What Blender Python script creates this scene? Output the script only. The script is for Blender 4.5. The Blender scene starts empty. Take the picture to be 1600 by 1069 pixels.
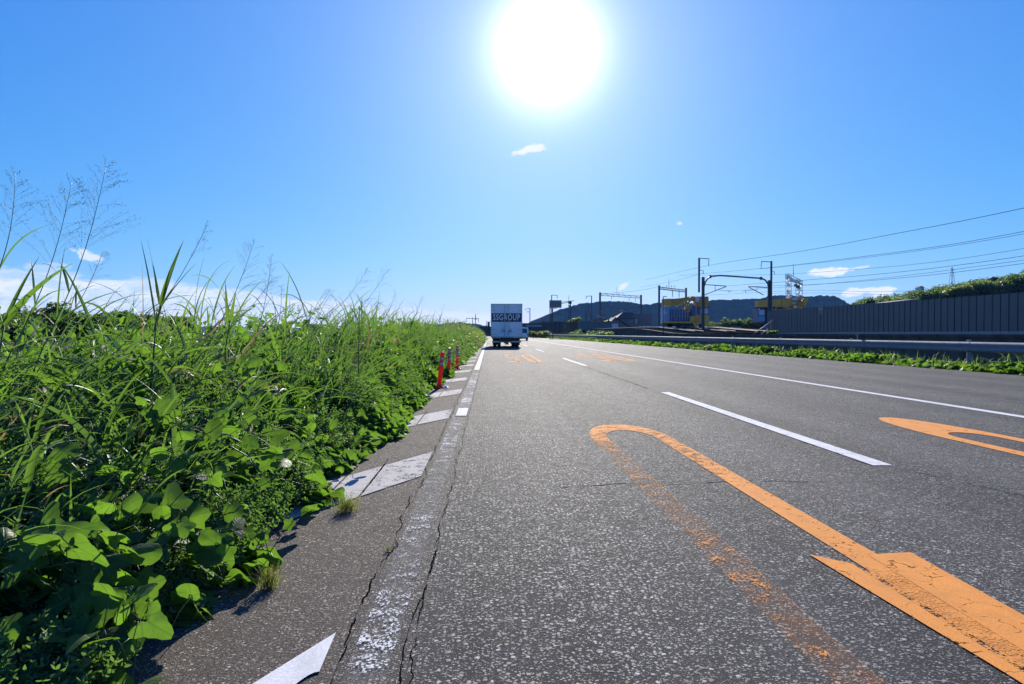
import bpy, bmesh, math, random
import numpy as np
from mathutils import Vector, Matrix, Euler
random.seed(7)
rng = np.random.default_rng(11)
R = math.radians
sc = bpy.context.scene
col = sc.collection

# ------------------------------------------------------------------ camera
FPX, CX, CY, VX, VY = 1000.0, 800.0, 534.5, 764.0, 521.0
EYE = Vector((0.0, 0.0, 1.0))
cd = bpy.data.cameras.new("camera")
cam = bpy.data.objects.new("camera", cd); col.objects.link(cam)
cd.sensor_width = 36.0; cd.lens = 36.0 * FPX / 1600.0
cd.clip_start = 0.05; cd.clip_end = 30000
YAW = math.atan((CX - VX) / FPX); PITCH = math.atan((CY - VY) / FPX)
cam.location = EYE
cam.rotation_euler = (R(90) - PITCH, 0, -YAW)
sc.camera = cam
sc.render.resolution_x, sc.render.resolution_y = 1024, 684
CAMR = Euler((R(90) - PITCH, 0, -YAW)).to_matrix()

def ray(px, py):
    return CAMR @ Vector(((px - CX) / FPX, -(py - CY) / FPX, -1.0))
def P(px, py, Y):                       # the point seen at a photo pixel, Y metres down the road
    d = ray(px, py); return EYE + d * (Y / d.y)
def PX(px, py, X):                      # the same, at lateral distance X
    d = ray(px, py); return EYE + d * (X / d.x)

# ------------------------------------------------------------------ sky, sun, exposure
SUN = ray(855, 76).normalized()
SUN_EL = math.asin(SUN.z); SUN_AZ = math.atan2(SUN.x, SUN.y)      # azimuth from +Y towards +X
world = bpy.data.worlds.new("World"); sc.world = world
world.use_nodes = True
nt = world.node_tree; nt.nodes.clear()
N = nt.nodes.new; L = nt.links.new
def wmath(op, a, b=None, c=None, clamp=False):
    n = N("ShaderNodeMath"); n.operation = op; n.use_clamp = clamp
    for i, v in enumerate((a, b, c)):
        if v is None: continue
        if isinstance(v, (int, float)): n.inputs[i].default_value = v
        else: L(v, n.inputs[i])
    return n.outputs[0]
def wmix(fac, a, b, mode="MIX"):
    n = N("ShaderNodeMix"); n.data_type = "RGBA"; n.blend_type = mode
    for s, v in ((n.inputs[0], fac), (n.inputs[6], a), (n.inputs[7], b)):
        if isinstance(v, (int, float)): s.default_value = v
        elif isinstance(v, tuple): s.default_value = (*v, 1)
        else: L(v, s)
    return n.outputs[2]
sky = N("ShaderNodeTexSky"); sky.sky_type = "NISHITA"; sky.sun_disc = False
sky.sun_elevation = SUN_EL; sky.sun_rotation = SUN_AZ
sky.altitude = 50; sky.air_density = 1.0; sky.dust_density = 0.1; sky.ozone_density = 6.0
SKY_STRENGTH = 0.10
# the camera's rendition of the blue: per-channel response of the Nishita radiance
ssep = N("ShaderNodeSeparateColor"); L(sky.outputs[0], ssep.inputs[0])
scmb = N("ShaderNodeCombineColor")
for i, (k, p) in enumerate(((0.198, 1.30), (0.69, 0.75), (2.55, 0.30))):
    L(wmath("MULTIPLY", wmath("POWER", ssep.outputs[i], p), k * SKY_STRENGTH), scmb.inputs[i])
base = scmb.outputs[0]
tc = N("ShaderNodeTexCoord")
sep = N("ShaderNodeSeparateXYZ"); L(tc.outputs["Generated"], sep.inputs[0])
dot = N("ShaderNodeVectorMath"); dot.operation = "DOT_PRODUCT"; L(tc.outputs["Generated"], dot.inputs[0]); dot.inputs[1].default_value = SUN
ang = wmath("ARCCOSINE", wmath("MINIMUM", dot.outputs["Value"], 0.999999))          # radians off the sun
def lobe(amp, width, power):
    return wmath("MULTIPLY", wmath("EXPONENT", wmath("MULTIPLY", wmath("POWER", wmath("DIVIDE", ang, width), power), -1.0)), amp)
aur = wmath("ADD", wmath("ADD", lobe(1.0, R(3.4), 1.8), lobe(0.23, R(9.0), 1.2)), lobe(0.065, R(26.0), 1.6))
aurc = N("ShaderNodeCombineColor")
for i, k in enumerate((1.0, 0.95, 0.92)): L(wmath("MULTIPLY", aur, k), aurc.inputs[i])
skyc = wmix(1.0, base, aurc.outputs[0], "ADD")
# clouds: a low bank of cumulus towards the left horizon and a few small puffs
az = wmath("ARCTAN2", sep.outputs[0], sep.outputs[1]); el = wmath("ARCSINE", sep.outputs[2])
def azel(px, py):
    d = ray(px, py).normalized(); return math.atan2(d.x, d.y), math.asin(d.z)
cv = N("ShaderNodeCombineXYZ"); L(wmath("MULTIPLY", az, 16.0), cv.inputs[0]); L(wmath("MULTIPLY", el, 60.0), cv.inputs[1])
cn = N("ShaderNodeTexNoise"); cn.inputs["Scale"].default_value = 1.0; cn.inputs["Detail"].default_value = 7; cn.inputs["Roughness"].default_value = 0.62
cn.inputs["Distortion"].default_value = 0.35; L(cv.outputs[0], cn.inputs["Vector"])
noi = cn.outputs[0]
def smooth(v, a, b):
    n = N("ShaderNodeMapRange"); n.interpolation_type = "SMOOTHSTEP"; n.clamp = True
    L(v, n.inputs[0]); n.inputs[1].default_value = a; n.inputs[2].default_value = b
    return n.outputs[0]
a0 = azel(800, 500)[0]; a1 = azel(0, 500)[0]
# upper edge of the bank climbs towards the left
top = wmath("MULTIPLY_ADD", smooth(az, a0, a1), R(2.7), R(1.8))
bank = smooth(wmath("SUBTRACT", top, wmath("ADD", el, wmath("MULTIPLY", wmath("SUBTRACT", noi, 0.5), R(3.0)))), R(-0.25), R(0.40))
bank = wmath("MULTIPLY", bank, smooth(az, R(4.5), R(0.5)))
streak = wmath("MULTIPLY", smooth(noi, 0.36, 0.60), 0.62)
bank = wmath("MULTIPLY", bank, wmath("ADD", wmath("MULTIPLY_ADD", smooth(az, a1, a0), 0.28, 0.38), streak), clamp=True)
cl = bank
cv2 = N("ShaderNodeCombineXYZ"); L(wmath("MULTIPLY", az, 70.0), cv2.inputs[0]); L(wmath("MULTIPLY", el, 110.0), cv2.inputs[1])
cn2 = N("ShaderNodeTexNoise"); cn2.inputs["Scale"].default_value = 1.0; cn2.inputs["Detail"].default_value = 6; L(cv2.outputs[0], cn2.inputs["Vector"])
for px, py, rx, ry, op in ((1297, 425, 36, 8, 1), (1347, 418, 14, 3, .6), (1335, 456, 28, 7, 1), (1378, 455, 26, 8, 1), (972, 449, 10, 5, .9),
                       (828, 233, 30, 6.5, 1), (136, 399, 22, 9, .8), (172, 452, 26, 6, .7), (70, 418, 40, 8, .35), (1061, 349, 5, 2.5, .6)):
    ca, ce = azel(px, py)
    ea = math.hypot(rx, 0) / FPX * math.cos(ca) ** 2; ee = ry / FPX * math.cos(ca)
    tilt = {828: -0.22, 972: -.5, 136: .3}.get(px, -0.06)
    da = wmath("SUBTRACT", az, ca); de = wmath("SUBTRACT", el, ce)
    de = wmath("ADD", de, wmath("MULTIPLY", da, tilt))
    q = wmath("SQRT", wmath("ADD", wmath("POWER", wmath("ABSOLUTE", wmath("DIVIDE", da, ea)), 2.0), wmath("POWER", wmath("ABSOLUTE", wmath("DIVIDE", de, ee)), 2.0)))
    q = wmath("ADD", q, wmath("MULTIPLY", wmath("SUBTRACT", cn2.outputs[0], 0.5), 2.4))
    cl = wmath("MAXIMUM", cl, wmath("MULTIPLY", smooth(q, 1.15, 0.55), op))
skyc = wmix(cl, skyc, (0.47, 0.49, 0.53))
bg = N("ShaderNodeBackground"); L(skyc, bg.inputs[0]); bg.inputs[1].default_value = 1.0
wo = N("ShaderNodeOutputWorld"); L(bg.outputs[0], wo.inputs[0])

sl = bpy.data.lights.new("sun", "SUN"); sl.energy = 4.6; sl.angle = R(0.53); sl.color = (1.0, 0.94, 0.84)
so = bpy.data.objects.new("sun", sl); col.objects.link(so); so.location = (0, 0, 60)
so.rotation_euler = SUN.to_track_quat("Z", "Y").to_euler()
sc.view_settings.view_transform = "Standard"; sc.view_settings.look = "None"
sc.view_settings.exposure = 1.0; sc.view_settings.gamma = 1.0; sc.view_settings.use_curve_mapping = False
sc.cycles.max_bounces = 8; sc.cycles.transparent_max_bounces = 16; sc.cycles.transmission_bounces = 4
sc.cycles.use_adaptive_sampling = True; sc.cycles.adaptive_threshold = 0.02

# ------------------------------------------------------------------ helpers
def tag(o, label=None, cat=None, group=None, kind=None):
    if label: o["label"] = label
    if cat: o["category"] = cat
    if group: o["group"] = group
    if kind: o["kind"] = kind
    return o
def link_mesh(name, me, mat=None, parent=None):
    o = bpy.data.objects.new(name, me); col.objects.link(o)
    if mat: me.materials.append(mat)
    if parent:
        o.parent = parent
        o.matrix_parent_inverse = Matrix.Translation(-parent.location) if parent.type == "EMPTY" else Matrix.Identity(4)
    return o
def thing(name, loc, label, cat, group=None):
    o = bpy.data.objects.new(name, None); col.objects.link(o); o.location = loc; o.empty_display_size = 0.2
    return tag(o, label, cat, group)

class MB:                                # collects shapes given in world coordinates, builds ONE mesh
    def __init__(s): s.v = []; s.f = []
    def add(s, vs, fs):
        k = len(s.v); s.v += [tuple(v) for v in vs]; s.f += [tuple(i + k for i in f) for f in fs]; return s
    def box(s, c, d, rz=0.0, M=None):
        hx, hy, hz = d[0] / 2, d[1] / 2, d[2] / 2
        m = M or Matrix.Rotation(rz, 3, "Z"); c = Vector(c)
        vs = [c + m @ Vector((x, y, z)) for z in (-hz, hz) for x, y in ((-hx, -hy), (hx, -hy), (hx, hy), (-hx, hy))]
        return s.add(vs, [(3, 2, 1, 0), (4, 5, 6, 7), (0, 1, 5, 4), (1, 2, 6, 5), (2, 3, 7, 6), (3, 0, 4, 7)])
    def tube(s, pts, r, n=8, r1=None):
        pts = [Vector(p) for p in pts]; m = len(pts); vs = []
        for i, p in enumerate(pts):
            t = (pts[min(i + 1, m - 1)] - pts[max(i - 1, 0)]).normalized()
            u = t.cross(Vector((0, 0, 1)))
            if u.length < 1e-3: u = t.cross(Vector((1, 0, 0)))
            u.normalize(); w = t.cross(u)
            rr = r if r1 is None else r + (r1 - r) * i / max(1, m - 1)
            vs += [p + (u * math.cos(2 * math.pi * k / n) + w * math.sin(2 * math.pi * k / n)) * rr for k in range(n)]
        fs = [(i * n + k, i * n + (k + 1) % n, (i + 1) * n + (k + 1) % n, (i + 1) * n + k) for i in range(m - 1) for k in range(n)]
        fs += [tuple(range(n))[::-1], tuple(range((m - 1) * n, m * n))]
        return s.add(vs, fs)
    def beam(s, a, b, w, h=None):        # square bar
        a, b = Vector(a), Vector(b); t = (b - a); ln = t.length; t.normalize()
        u = t.cross(Vector((0, 0, 1)))
        if u.length < 1e-3: u = Vector((1, 0, 0))
        u.normalize(); q = u.cross(t)
        return s.box((a + b) / 2, (w, ln, h or w), M=Matrix((u, t, q)).transposed())
    def prism(s, poly, off):             # polygon (3-D points) pushed along a vector
        off = Vector(off); n = len(poly); poly = [Vector(p) for p in poly]
        return s.add(poly + [p + off for p in poly], [tuple(range(n))[::-1], tuple(range(n, 2 * n))] + [(i, (i + 1) % n, n + (i + 1) % n, n + i) for i in range(n)])
    def lathe(s, c, prof, n=20, axis="Z"):
        vs = []; m = len(prof)
        for r, z in prof:
            for k in range(n):
                a = 2 * math.pi * k / n; p = (r * math.cos(a), r * math.sin(a), z)
                if axis == "X": p = (p[2], p[0], p[1])
                if axis == "Y": p = (p[0], p[2], p[1])
                vs.append(Vector(c) + Vector(p))
        fs = [(i * n + k, i * n + (k + 1) % n, (i + 1) * n + (k + 1) % n, (i + 1) * n + k) for i in range(m - 1) for k in range(n)]
        fs += [tuple(range(n))[::-1], tuple(range((m - 1) * n, m * n))]
        return s.add(vs, fs)
    def build(s, name, mat=None, parent=None, bevel=0.0, smooth=False):
        me = bpy.data.meshes.new(name); me.from_pydata(s.v, [], s.f)
        bm = bmesh.new(); bm.from_mesh(me); bmesh.ops.recalc_face_normals(bm, faces=bm.faces)
        if bevel: bmesh.ops.bevel(bm, geom=bm.edges[:], offset=bevel, segments=2, affect="EDGES", clamp_overlap=True)
        bm.to_mesh(me); bm.free()
        if smooth:
            me.polygons.foreach_set("use_smooth", [True] * len(me.polygons))
        return link_mesh(name, me, mat, parent)

def np_mesh(name, V, quads=None, tris=None, mat=None, parent=None, attrs=None, smooth=True):
    me = bpy.data.meshes.new(name)
    V = np.asarray(V, dtype=np.float32)
    q = np.zeros((0, 4), int) if quads is None else np.asarray(quads, int)
    t = np.zeros((0, 3), int) if tris is None else np.asarray(tris, int)
    me.vertices.add(len(V)); me.vertices.foreach_set("co", V.ravel())
    nl = q.size + t.size; npoly = len(q) + len(t)
    me.loops.add(nl); me.loops.foreach_set("vertex_index", np.concatenate([q.ravel(), t.ravel()]).astype(np.int32))
    me.polygons.add(npoly)
    st = np.concatenate([np.arange(len(q)) * 4, q.size + np.arange(len(t)) * 3]).astype(np.int32)
    me.polygons.foreach_set("loop_start", st)
    me.update(calc_edges=True)
    if smooth: me.polygons.foreach_set("use_smooth", np.ones(npoly, bool))
    for k, a in (attrs or {}).items():
        at = me.attributes.new(k, "FLOAT", "POINT"); at.data.foreach_set("value", np.asarray(a, np.float32))
    me.validate()
    return link_mesh(name, me, mat, parent)

# ------------------------------------------------------------------ materials
class Mat:
    def __init__(s, name):
        s.m = bpy.data.materials.new(name); s.m.use_nodes = True; s.t = s.m.node_tree
        s.b = s.t.nodes["Principled BSDF"]; s.o = s.t.nodes["Material Output"]
        s.geo = None
    def n(s, k, **kw):
        x = s.t.nodes.new(k)
        for a, v in kw.items(): setattr(x, a, v)
        return x
    def l(s, a, b): s.t.links.new(a, b)
    def pos(s, scale=(1, 1, 1)):
        g = s.n("ShaderNodeNewGeometry"); m = s.n("ShaderNodeMapping"); m.inputs["Scale"].default_value = scale
        s.l(g.outputs["Position"], m.inputs["Vector"]); return m.outputs[0]
    def noise(s, scale, detail=4, rough=0.55, vec=None, dist=0.0):
        x = s.n("ShaderNodeTexNoise"); x.inputs["Scale"].default_value = scale; x.inputs["Detail"].default_value = detail
        x.inputs["Roughness"].default_value = rough; x.inputs["Distortion"].default_value = dist
        s.l(vec if vec is not None else s.pos(), x.inputs["Vector"]); return x.outputs[0]
    def vor(s, scale, vec=None, feature="F1", rand=1.0):
        x = s.n("ShaderNodeTexVoronoi"); x.feature = feature; x.inputs["Scale"].default_value = scale; x.inputs["Randomness"].default_value = rand
        s.l(vec if vec is not None else s.pos(), x.inputs["Vector"]); return x
    def math(s, op, a, b=None, c=None, clamp=False):
        x = s.n("ShaderNodeMath", operation=op, use_clamp=clamp)
        for i, v in enumerate((a, b, c)):
            if v is None: continue
            if isinstance(v, (int, float)): x.inputs[i].default_value = v
            else: s.l(v, x.inputs[i])
        return x.outputs[0]
    def rng(s, v, a, b, c=0.0, d=1.0, smooth=False):
        x = s.n("ShaderNodeMapRange", clamp=True)
        if smooth: x.interpolation_type = "SMOOTHSTEP"
        s.l(v, x.inputs[0])
        for i, k in enumerate((a, b, c, d)): x.inputs[i + 1].default_value = k
        return x.outputs[0]
    def mix(s, f, a, b, mode="MIX"):
        x = s.n("ShaderNodeMix", data_type="RGBA", blend_type=mode)
        for k, v in ((0, f), (6, a), (7, b)):
            if isinstance(v, (int, float)): x.inputs[k].default_value = v
            elif isinstance(v, tuple): x.inputs[k].default_value = (*v, 1)
            else: s.l(v, x.inputs[k])
        return x.outputs[2]
    def attr(s, name):
        return s.n("ShaderNodeAttribute", attribute_name=name).outputs["Fac"]
    def col(s, v):
        if isinstance(v, tuple): s.b.inputs["Base Color"].default_value = (*v, 1)
        else: s.l(v, s.b.inputs["Base Color"])
        return s
    def set(s, rough=None, metal=None, spec=None):
        for k, v in (("Roughness", rough), ("Metallic", metal), ("Specular IOR Level", spec)):
            if v is None: continue
            if isinstance(v, (int, float)): s.b.inputs[k].default_value = v
            else: s.l(v, s.b.inputs[k])
        return s
    def bump(s, h, strength=0.5, dist=0.01):
        x = s.n("ShaderNodeBump"); x.inputs["Strength"].default_value = strength; x.inputs["Distance"].default_value = dist
        s.l(h, x.inputs["Height"]); s.l(x.outputs[0], s.b.inputs["Normal"]); return s

def paint(name, c, rough=0.5, dirt=0.25, metal=0.0, scale=2.0):      # a coated surface with grime and uneven gloss
    m = Mat(name); n1 = m.noise(scale, 6, 0.6); n2 = m.noise(scale * 9, 4)
    d = m.rng(m.math("MULTIPLY", n1, n2), 0.15, 0.38)
    m.col(m.mix(m.math("MULTIPLY", d, dirt), c, tuple(k * 0.45 + 0.02 for k in c)))
    m.set(rough=m.rng(n2, 0.3, 0.7, rough - 0.1, rough + 0.12), metal=metal)
    return m.m

def asphalt(name, dark, light, scale, stone, tint, bumpd=0.006, rough=0.62, tracks=False):
    """dark binder with light stones of several sizes standing proud of it, worn paler in the wheel tracks"""
    m = Mat(name); p = m.pos()
    w = m.n("ShaderNodeTexNoise"); w.inputs["Scale"].default_value = 55; w.inputs["Detail"].default_value = 3; m.l(p, w.inputs["Vector"])
    wv = m.n("ShaderNodeVectorMath", operation="MULTIPLY_ADD"); m.l(w.outputs["Color"], wv.inputs[0]); wv.inputs[1].default_value = (.016, .016, .016); m.l(p, wv.inputs[2])
    big = m.noise(0.35, 4, 0.6); mid = m.noise(3.0, 5, 0.65); fine = m.noise(230, 2); clus = m.noise(9, 3, .6)
    wear = m.rng(m.noise(.9, 4, .6, m.pos((1.6, .10, 1))), .35, .65)                  # long streaks along the traffic
    shift_ = m.math("MULTIPLY", m.math("SUBTRACT", clus, .5), .7)
    c = m.mix(m.rng(fine, .35, .65), tuple(k * .30 for k in dark), tuple(k * 1.9 for k in dark)); hgt = None; mask = None  # binder and its pits coloured darker for the shade between the stones
    for k, (sc_, frac, r0, lt) in enumerate(((scale * 2.5, .70, .42, .66), (scale * 1.4, .64, .43, .84), (scale * .72, stone * .72, .44, 1.0))):
        v = m.vor(sc_, wv.outputs[0]); r = m.n("ShaderNodeSeparateColor"); m.l(v.outputs["Color"], r.inputs[0])
        rad = m.math("MULTIPLY_ADD", r.outputs[2], .22, r0 - .16)
        inside = m.rng(m.math("SUBTRACT", rad, v.outputs["Distance"]), -.03, .05)
        on = m.rng(m.math("ADD", r.outputs[0], shift_), 1 - frac, 1 - frac + .06)
        s = m.math("MULTIPLY", inside, on)
        val = m.mix(m.math("POWER", r.outputs[1], 1.6), tuple(q * .16 for q in light), tuple(q * lt for q in light))
        val = m.mix(m.math("MULTIPLY", r.outputs[2], .30), val, (val_t := tuple(a * b for a, b in zip(light, (.62, .52, .42)))))
        c = m.mix(s, c, val)
        h = m.math("MULTIPLY", s, m.math("MULTIPLY_ADD", v.outputs["Distance"], -.6, .5 + .25 * k))
        hgt = h if hgt is None else m.math("MAXIMUM", hgt, h); mask = s if mask is None else m.math("MAXIMUM", mask, s)
    c = m.mix(m.math("MULTIPLY", m.rng(big, .35, .7), .35), c, tint, "MULTIPLY")
    c = m.mix(m.rng(mid, .30, .72, 0, .45), c, tuple(k * .8 for k in dark))
    if tracks:                           # polished wheel tracks, darker oily strip between them, dark patches
        c = m.mix(m.math("MULTIPLY", wear, .26), c, tuple(k * .30 for k in light)); sx = m.n("ShaderNodeSeparateXYZ"); m.l(m.pos(), sx.inputs[0])
        wt = m.math("MULTIPLY_ADD", m.math("COSINE", m.math("MULTIPLY_ADD", sx.outputs[0], 3.774, 1.32)), -.5, .5)
        wt = m.math("MULTIPLY", wt, m.rng(m.noise(.7, 4, .65, m.pos((1.2, .12, 1))), .30, .70, .45, 1.0))
        c = m.mix(1.0, c, m.mix(wt, (.74, .74, .75), (1.10, 1.09, 1.07)), "MULTIPLY")
        c = m.mix(m.math("MULTIPLY", m.rng(m.noise(.55, 5, .7, m.pos((1.3, .35, 1))), .56, .64), .38), c, tuple(k * 1.1 for k in dark))
    st = m.rng(m.noise(1.1, 3, .5, m.pos((1, .6, 1))), .66, .74); c = m.mix(m.math("MULTIPLY", st, .4), c, tuple(k * .6 for k in dark))      # oily stains
    m.col(c)
    m.set(rough=m.mix(mask, (rough + .12,) * 3, (rough - .02,) * 3), spec=m.mix(mask, (.10,) * 3, (.26,) * 3))
    m.bump(m.math("MULTIPLY_ADD", fine, .12, hgt), 1.0, bumpd)
    return m.m

# ------------------------------------------------------------------ terrain, road, markings
def shift(y):                            # the road swings gently left far ahead
    return -max(0.0, y - 70.0) ** 2 / (2 * 1900.0)
def sstep(a, b, v):
    t = min(1.0, max(0.0, (v - a) / (b - a))); return t * t * (3 - 2 * t)
def ground_z(x, y):
    xr = x - shift(y)
    z = -0.05
    if xr > 12.6:
        z -= 0.75 * sstep(12.9, 15.5, xr)
        z += (1.7 + 0.75 * sstep(70, 95, y)) * sstep(21.95, 22.05, xr) * (1 - sstep(150, 260, y))
    if xr < -1.4:
        z += 0.1 * sstep(-1.4, -2.4, xr) - 1.3 * sstep(-7, -16, xr)
    return z

M = {}
m = Mat("soil"); n1 = m.noise(1.2, 6, .65); n2 = m.noise(25, 4, .6)
m.col(m.mix(m.rng(n1, .35, .65), m.mix(n2, (.035, .03, .018), (.10, .085, .055)), (.035, .06, .018))).set(rough=1.0, spec=.03); m.bump(n2, .6, .03); M["soil"] = m.m
M["asphalt"] = asphalt("asphalt", (.030, .0297, .0290), (.50, .490, .472), 62, .66, (.82, .80, .78), .006, .80, True)
M["shoulder"] = asphalt("shoulder_asphalt", (.066, .057, .048), (.44, .385, .325), 92, .6, (.86, .80, .74), .0045, .86)
M["gutter"] = asphalt("gutter_asphalt", (.050, .046, .041), (.48, .45, .41), 75, .55, (.78, .76, .74), .0055, .82)

def axis(parts):                         # (end, step) pieces of a graded axis
    out = [parts[0]]
    for end, step in parts[1:]:
        n = max(1, round((end - out[-1]) / step)); out += list(np.linspace(out[-1], end, n + 1)[1:])
    return np.array(out)
def grid(xs, ys, f):
    V = [f(x, y) for y in ys for x in xs]; nx = len(xs)
    Q = [(j * nx + i, j * nx + i + 1, (j + 1) * nx + i + 1, (j + 1) * nx + i) for j in range(len(ys) - 1) for i in range(nx - 1)]
    return V, Q
ys = axis([-60, (0, 10), (100, 5), (300, 15), (1000, 100), (9000, 2000)])
xs = np.concatenate([axis([-9000, (-1000, 1000), (-100, 100), (-20, 10), (-1, .6)]), [0, 4, 8, 12.5], axis([12.8, (16, .4), (21.9, 1.5)]), [21.96, 22.04, 26, 35, 50, 80, 150, 400, 1000, 3000, 9000]])
V, Q = grid(xs, ys, lambda x, y: (x + shift(min(y, 600)), y, ground_z(x + shift(y), y)))
o = np_mesh("ground", V, Q, mat=M["soil"], smooth=False); tag(o, kind="structure")

RY = axis([-25, (10, 1), (60, 2.5), (250, 5), (620, 20)])
def strip(name, x0, x1, z, mat, y0=-25, y1=620, ragged=0.0, attrs=None, nx=2):
    ys_ = [y for y in RY if y0 < y < y1]; ys_ = [y0] + ys_ + [y1]
    if ragged:
        ys_ = list(np.arange(y0, min(y1, 40), 0.06)) + [y for y in RY if 40 <= y <= y1]
    V = []
    for y in ys_:
        for i in range(nx):
            x = x0 + (x1 - x0) * i / (nx - 1)
            if ragged and i in (0, nx - 1): x += float(rng.normal(0, ragged))
            V.append((x + shift(y), y, z))
    Q = [(j * nx + i, j * nx + i + 1, (j + 1) * nx + i + 1, (j + 1) * nx + i) for j in range(len(ys_) - 1) for i in range(nx - 1)]
    o = np_mesh(name, V, Q, mat=mat, smooth=False); return tag(o, kind="structure")
strip("road", -0.24, 12.75, 0.0, M["asphalt"])
strip("road_gutter", -0.455, -0.24, -0.004, M["gutter"])
strip("road_shoulder", -2.3, -0.455, -0.002, M["shoulder"])

def worn_paint(name, c, lo, hi, rough=.6, crackle=0.0, scale=45, residue=0.0):
    """paint worn through to the stones: 'wear' (0 fresh .. 1 gone) on the mesh sets how much is left"""
    m = Mat(name); p = m.pos()
    n1 = m.noise(scale * .22, 5, .7, p); n2 = m.noise(scale * 2.2, 4, .6, p); v = m.vor(95, p)
    field = m.math("ADD", m.math("ADD", m.math("MULTIPLY", n1, .62), m.math("MULTIPLY", n2, .38)), m.math("MULTIPLY", m.math("SUBTRACT", .35, v.outputs["Distance"]), .22))
    thr = m.math("MULTIPLY_ADD", m.attr("wear"), hi - lo, lo)
    keep = m.rng(m.math("SUBTRACT", field, thr), -.012, .02)
    if crackle:
        wq = m.n("ShaderNodeTexNoise"); wq.inputs["Scale"].default_value = 16; wq.inputs["Detail"].default_value = 5; m.l(p, wq.inputs["Vector"])
        wm = m.n("ShaderNodeVectorMath", operation="MULTIPLY_ADD"); m.l(wq.outputs["Color"], wm.inputs[0]); wm.inputs[1].default_value = (.11, .07, 0); m.l(m.pos((.7, 1.0, 1)), wm.inputs[2])
        e = m.vor(crackle, wm.outputs[0], "DISTANCE_TO_EDGE"); n3 = m.noise(7, 3); n4 = m.noise(60, 2)
        keep = m.math("MULTIPLY", keep, m.math("MAXIMUM", m.rng(m.math("MULTIPLY_ADD", n4, -.02, e.outputs["Distance"]), -.006, .010), m.rng(n3, .40, .50)))
    if residue: keep = m.math("MAXIMUM", keep, m.math("MULTIPLY", m.rng(m.math("ADD", n1, m.math("MULTIPLY", n2, .5)), .50, .95), residue))
    dirt = m.math("MULTIPLY_ADD", m.noise(2.2, 5, .7, m.pos((5, .5, 1))), .5, m.math("MULTIPLY", m.noise(7, 5, .7), .5)); d2 = m.noise(140, 3)
    m.col(m.mix(m.rng(dirt, .40, .66, 0, .5), m.mix(m.rng(d2, .35, .75), c, tuple(k * .72 for k in c)), tuple(k * .42 + .03 for k in c)))
    m.set(rough=.9, spec=.12); m.bump(d2, .4, .002)
    tr = m.n("ShaderNodeBsdfTransparent"); mx = m.n("ShaderNodeMixShader")
    m.l(keep, mx.inputs[0]); m.l(tr.outputs[0], mx.inputs[1]); m.l(m.b.outputs[0], mx.inputs[2]); m.l(mx.outputs[0], m.o.inputs[0])
    return m.m
M["white_line"] = worn_paint("white_road_paint", (.70, .69, .67), .22, .75, crackle=0)
M["white_old"] = worn_paint("old_white_road_paint", (.47, .445, .415), .22, .75, crackle=4, residue=.45)
M["white_flake"] = worn_paint("flaked_white_road_paint", (.72, .71, .69), .22, .75, residue=.10)
M["orange"] = worn_paint("orange_road_paint", (.78, .30, .060), .22, .75, crackle=9, residue=.15)

def marking(name, polys, mat, z=.004, wear=0.0):
    """polys: lists of (x, y) outlines with straight sides, subdivided so that wear can vary along them. wear: number or f(x, y)"""
    V = []; Q = []; W = []
    for a, b in polys:                   # two matching polylines: left side a, right side b
        n = len(a); k = len(V); cross = 5
        for i in range(n):
            for j in range(cross):
                t = j / (cross - 1); x = a[i][0] * (1 - t) + b[i][0] * t; y = a[i][1] * (1 - t) + b[i][1] * t
                V.append((x + shift(y), y, z)); W.append(wear(x, y) if callable(wear) else wear)
        Q += [(k + i * cross + j, k + i * cross + j + 1, k + (i + 1) * cross + j + 1, k + (i + 1) * cross + j) for i in range(n - 1) for j in range(cross - 1)]
    o = np_mesh(name, V, Q, mat=mat, attrs={"wear": W}, smooth=False); return tag(o, kind="structure")
def rect(x0, x1, y0, y1, n=12, skew=0.0):
    t = np.linspace(0, 1, n + 1); return ([(x0, y0 + (y1 - y0) * k) for k in t], [(x1, y0 + skew + (y1 - y0) * k) for k in t])
def path(pts, w):                        # a stroke of width w along a polyline
    a, b = [], []
    for i, p in enumerate(pts):
        p = Vector((*p, 0)); q0 = Vector((*pts[max(i - 1, 0)], 0)); q1 = Vector((*pts[min(i + 1, len(pts) - 1)], 0))
        t = (q1 - q0).normalized(); s = Vector((-t.y, t.x, 0)) * (w / 2)
        a.append((p + s)[:2]); b.append((p - s)[:2])
    return a, b
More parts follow.
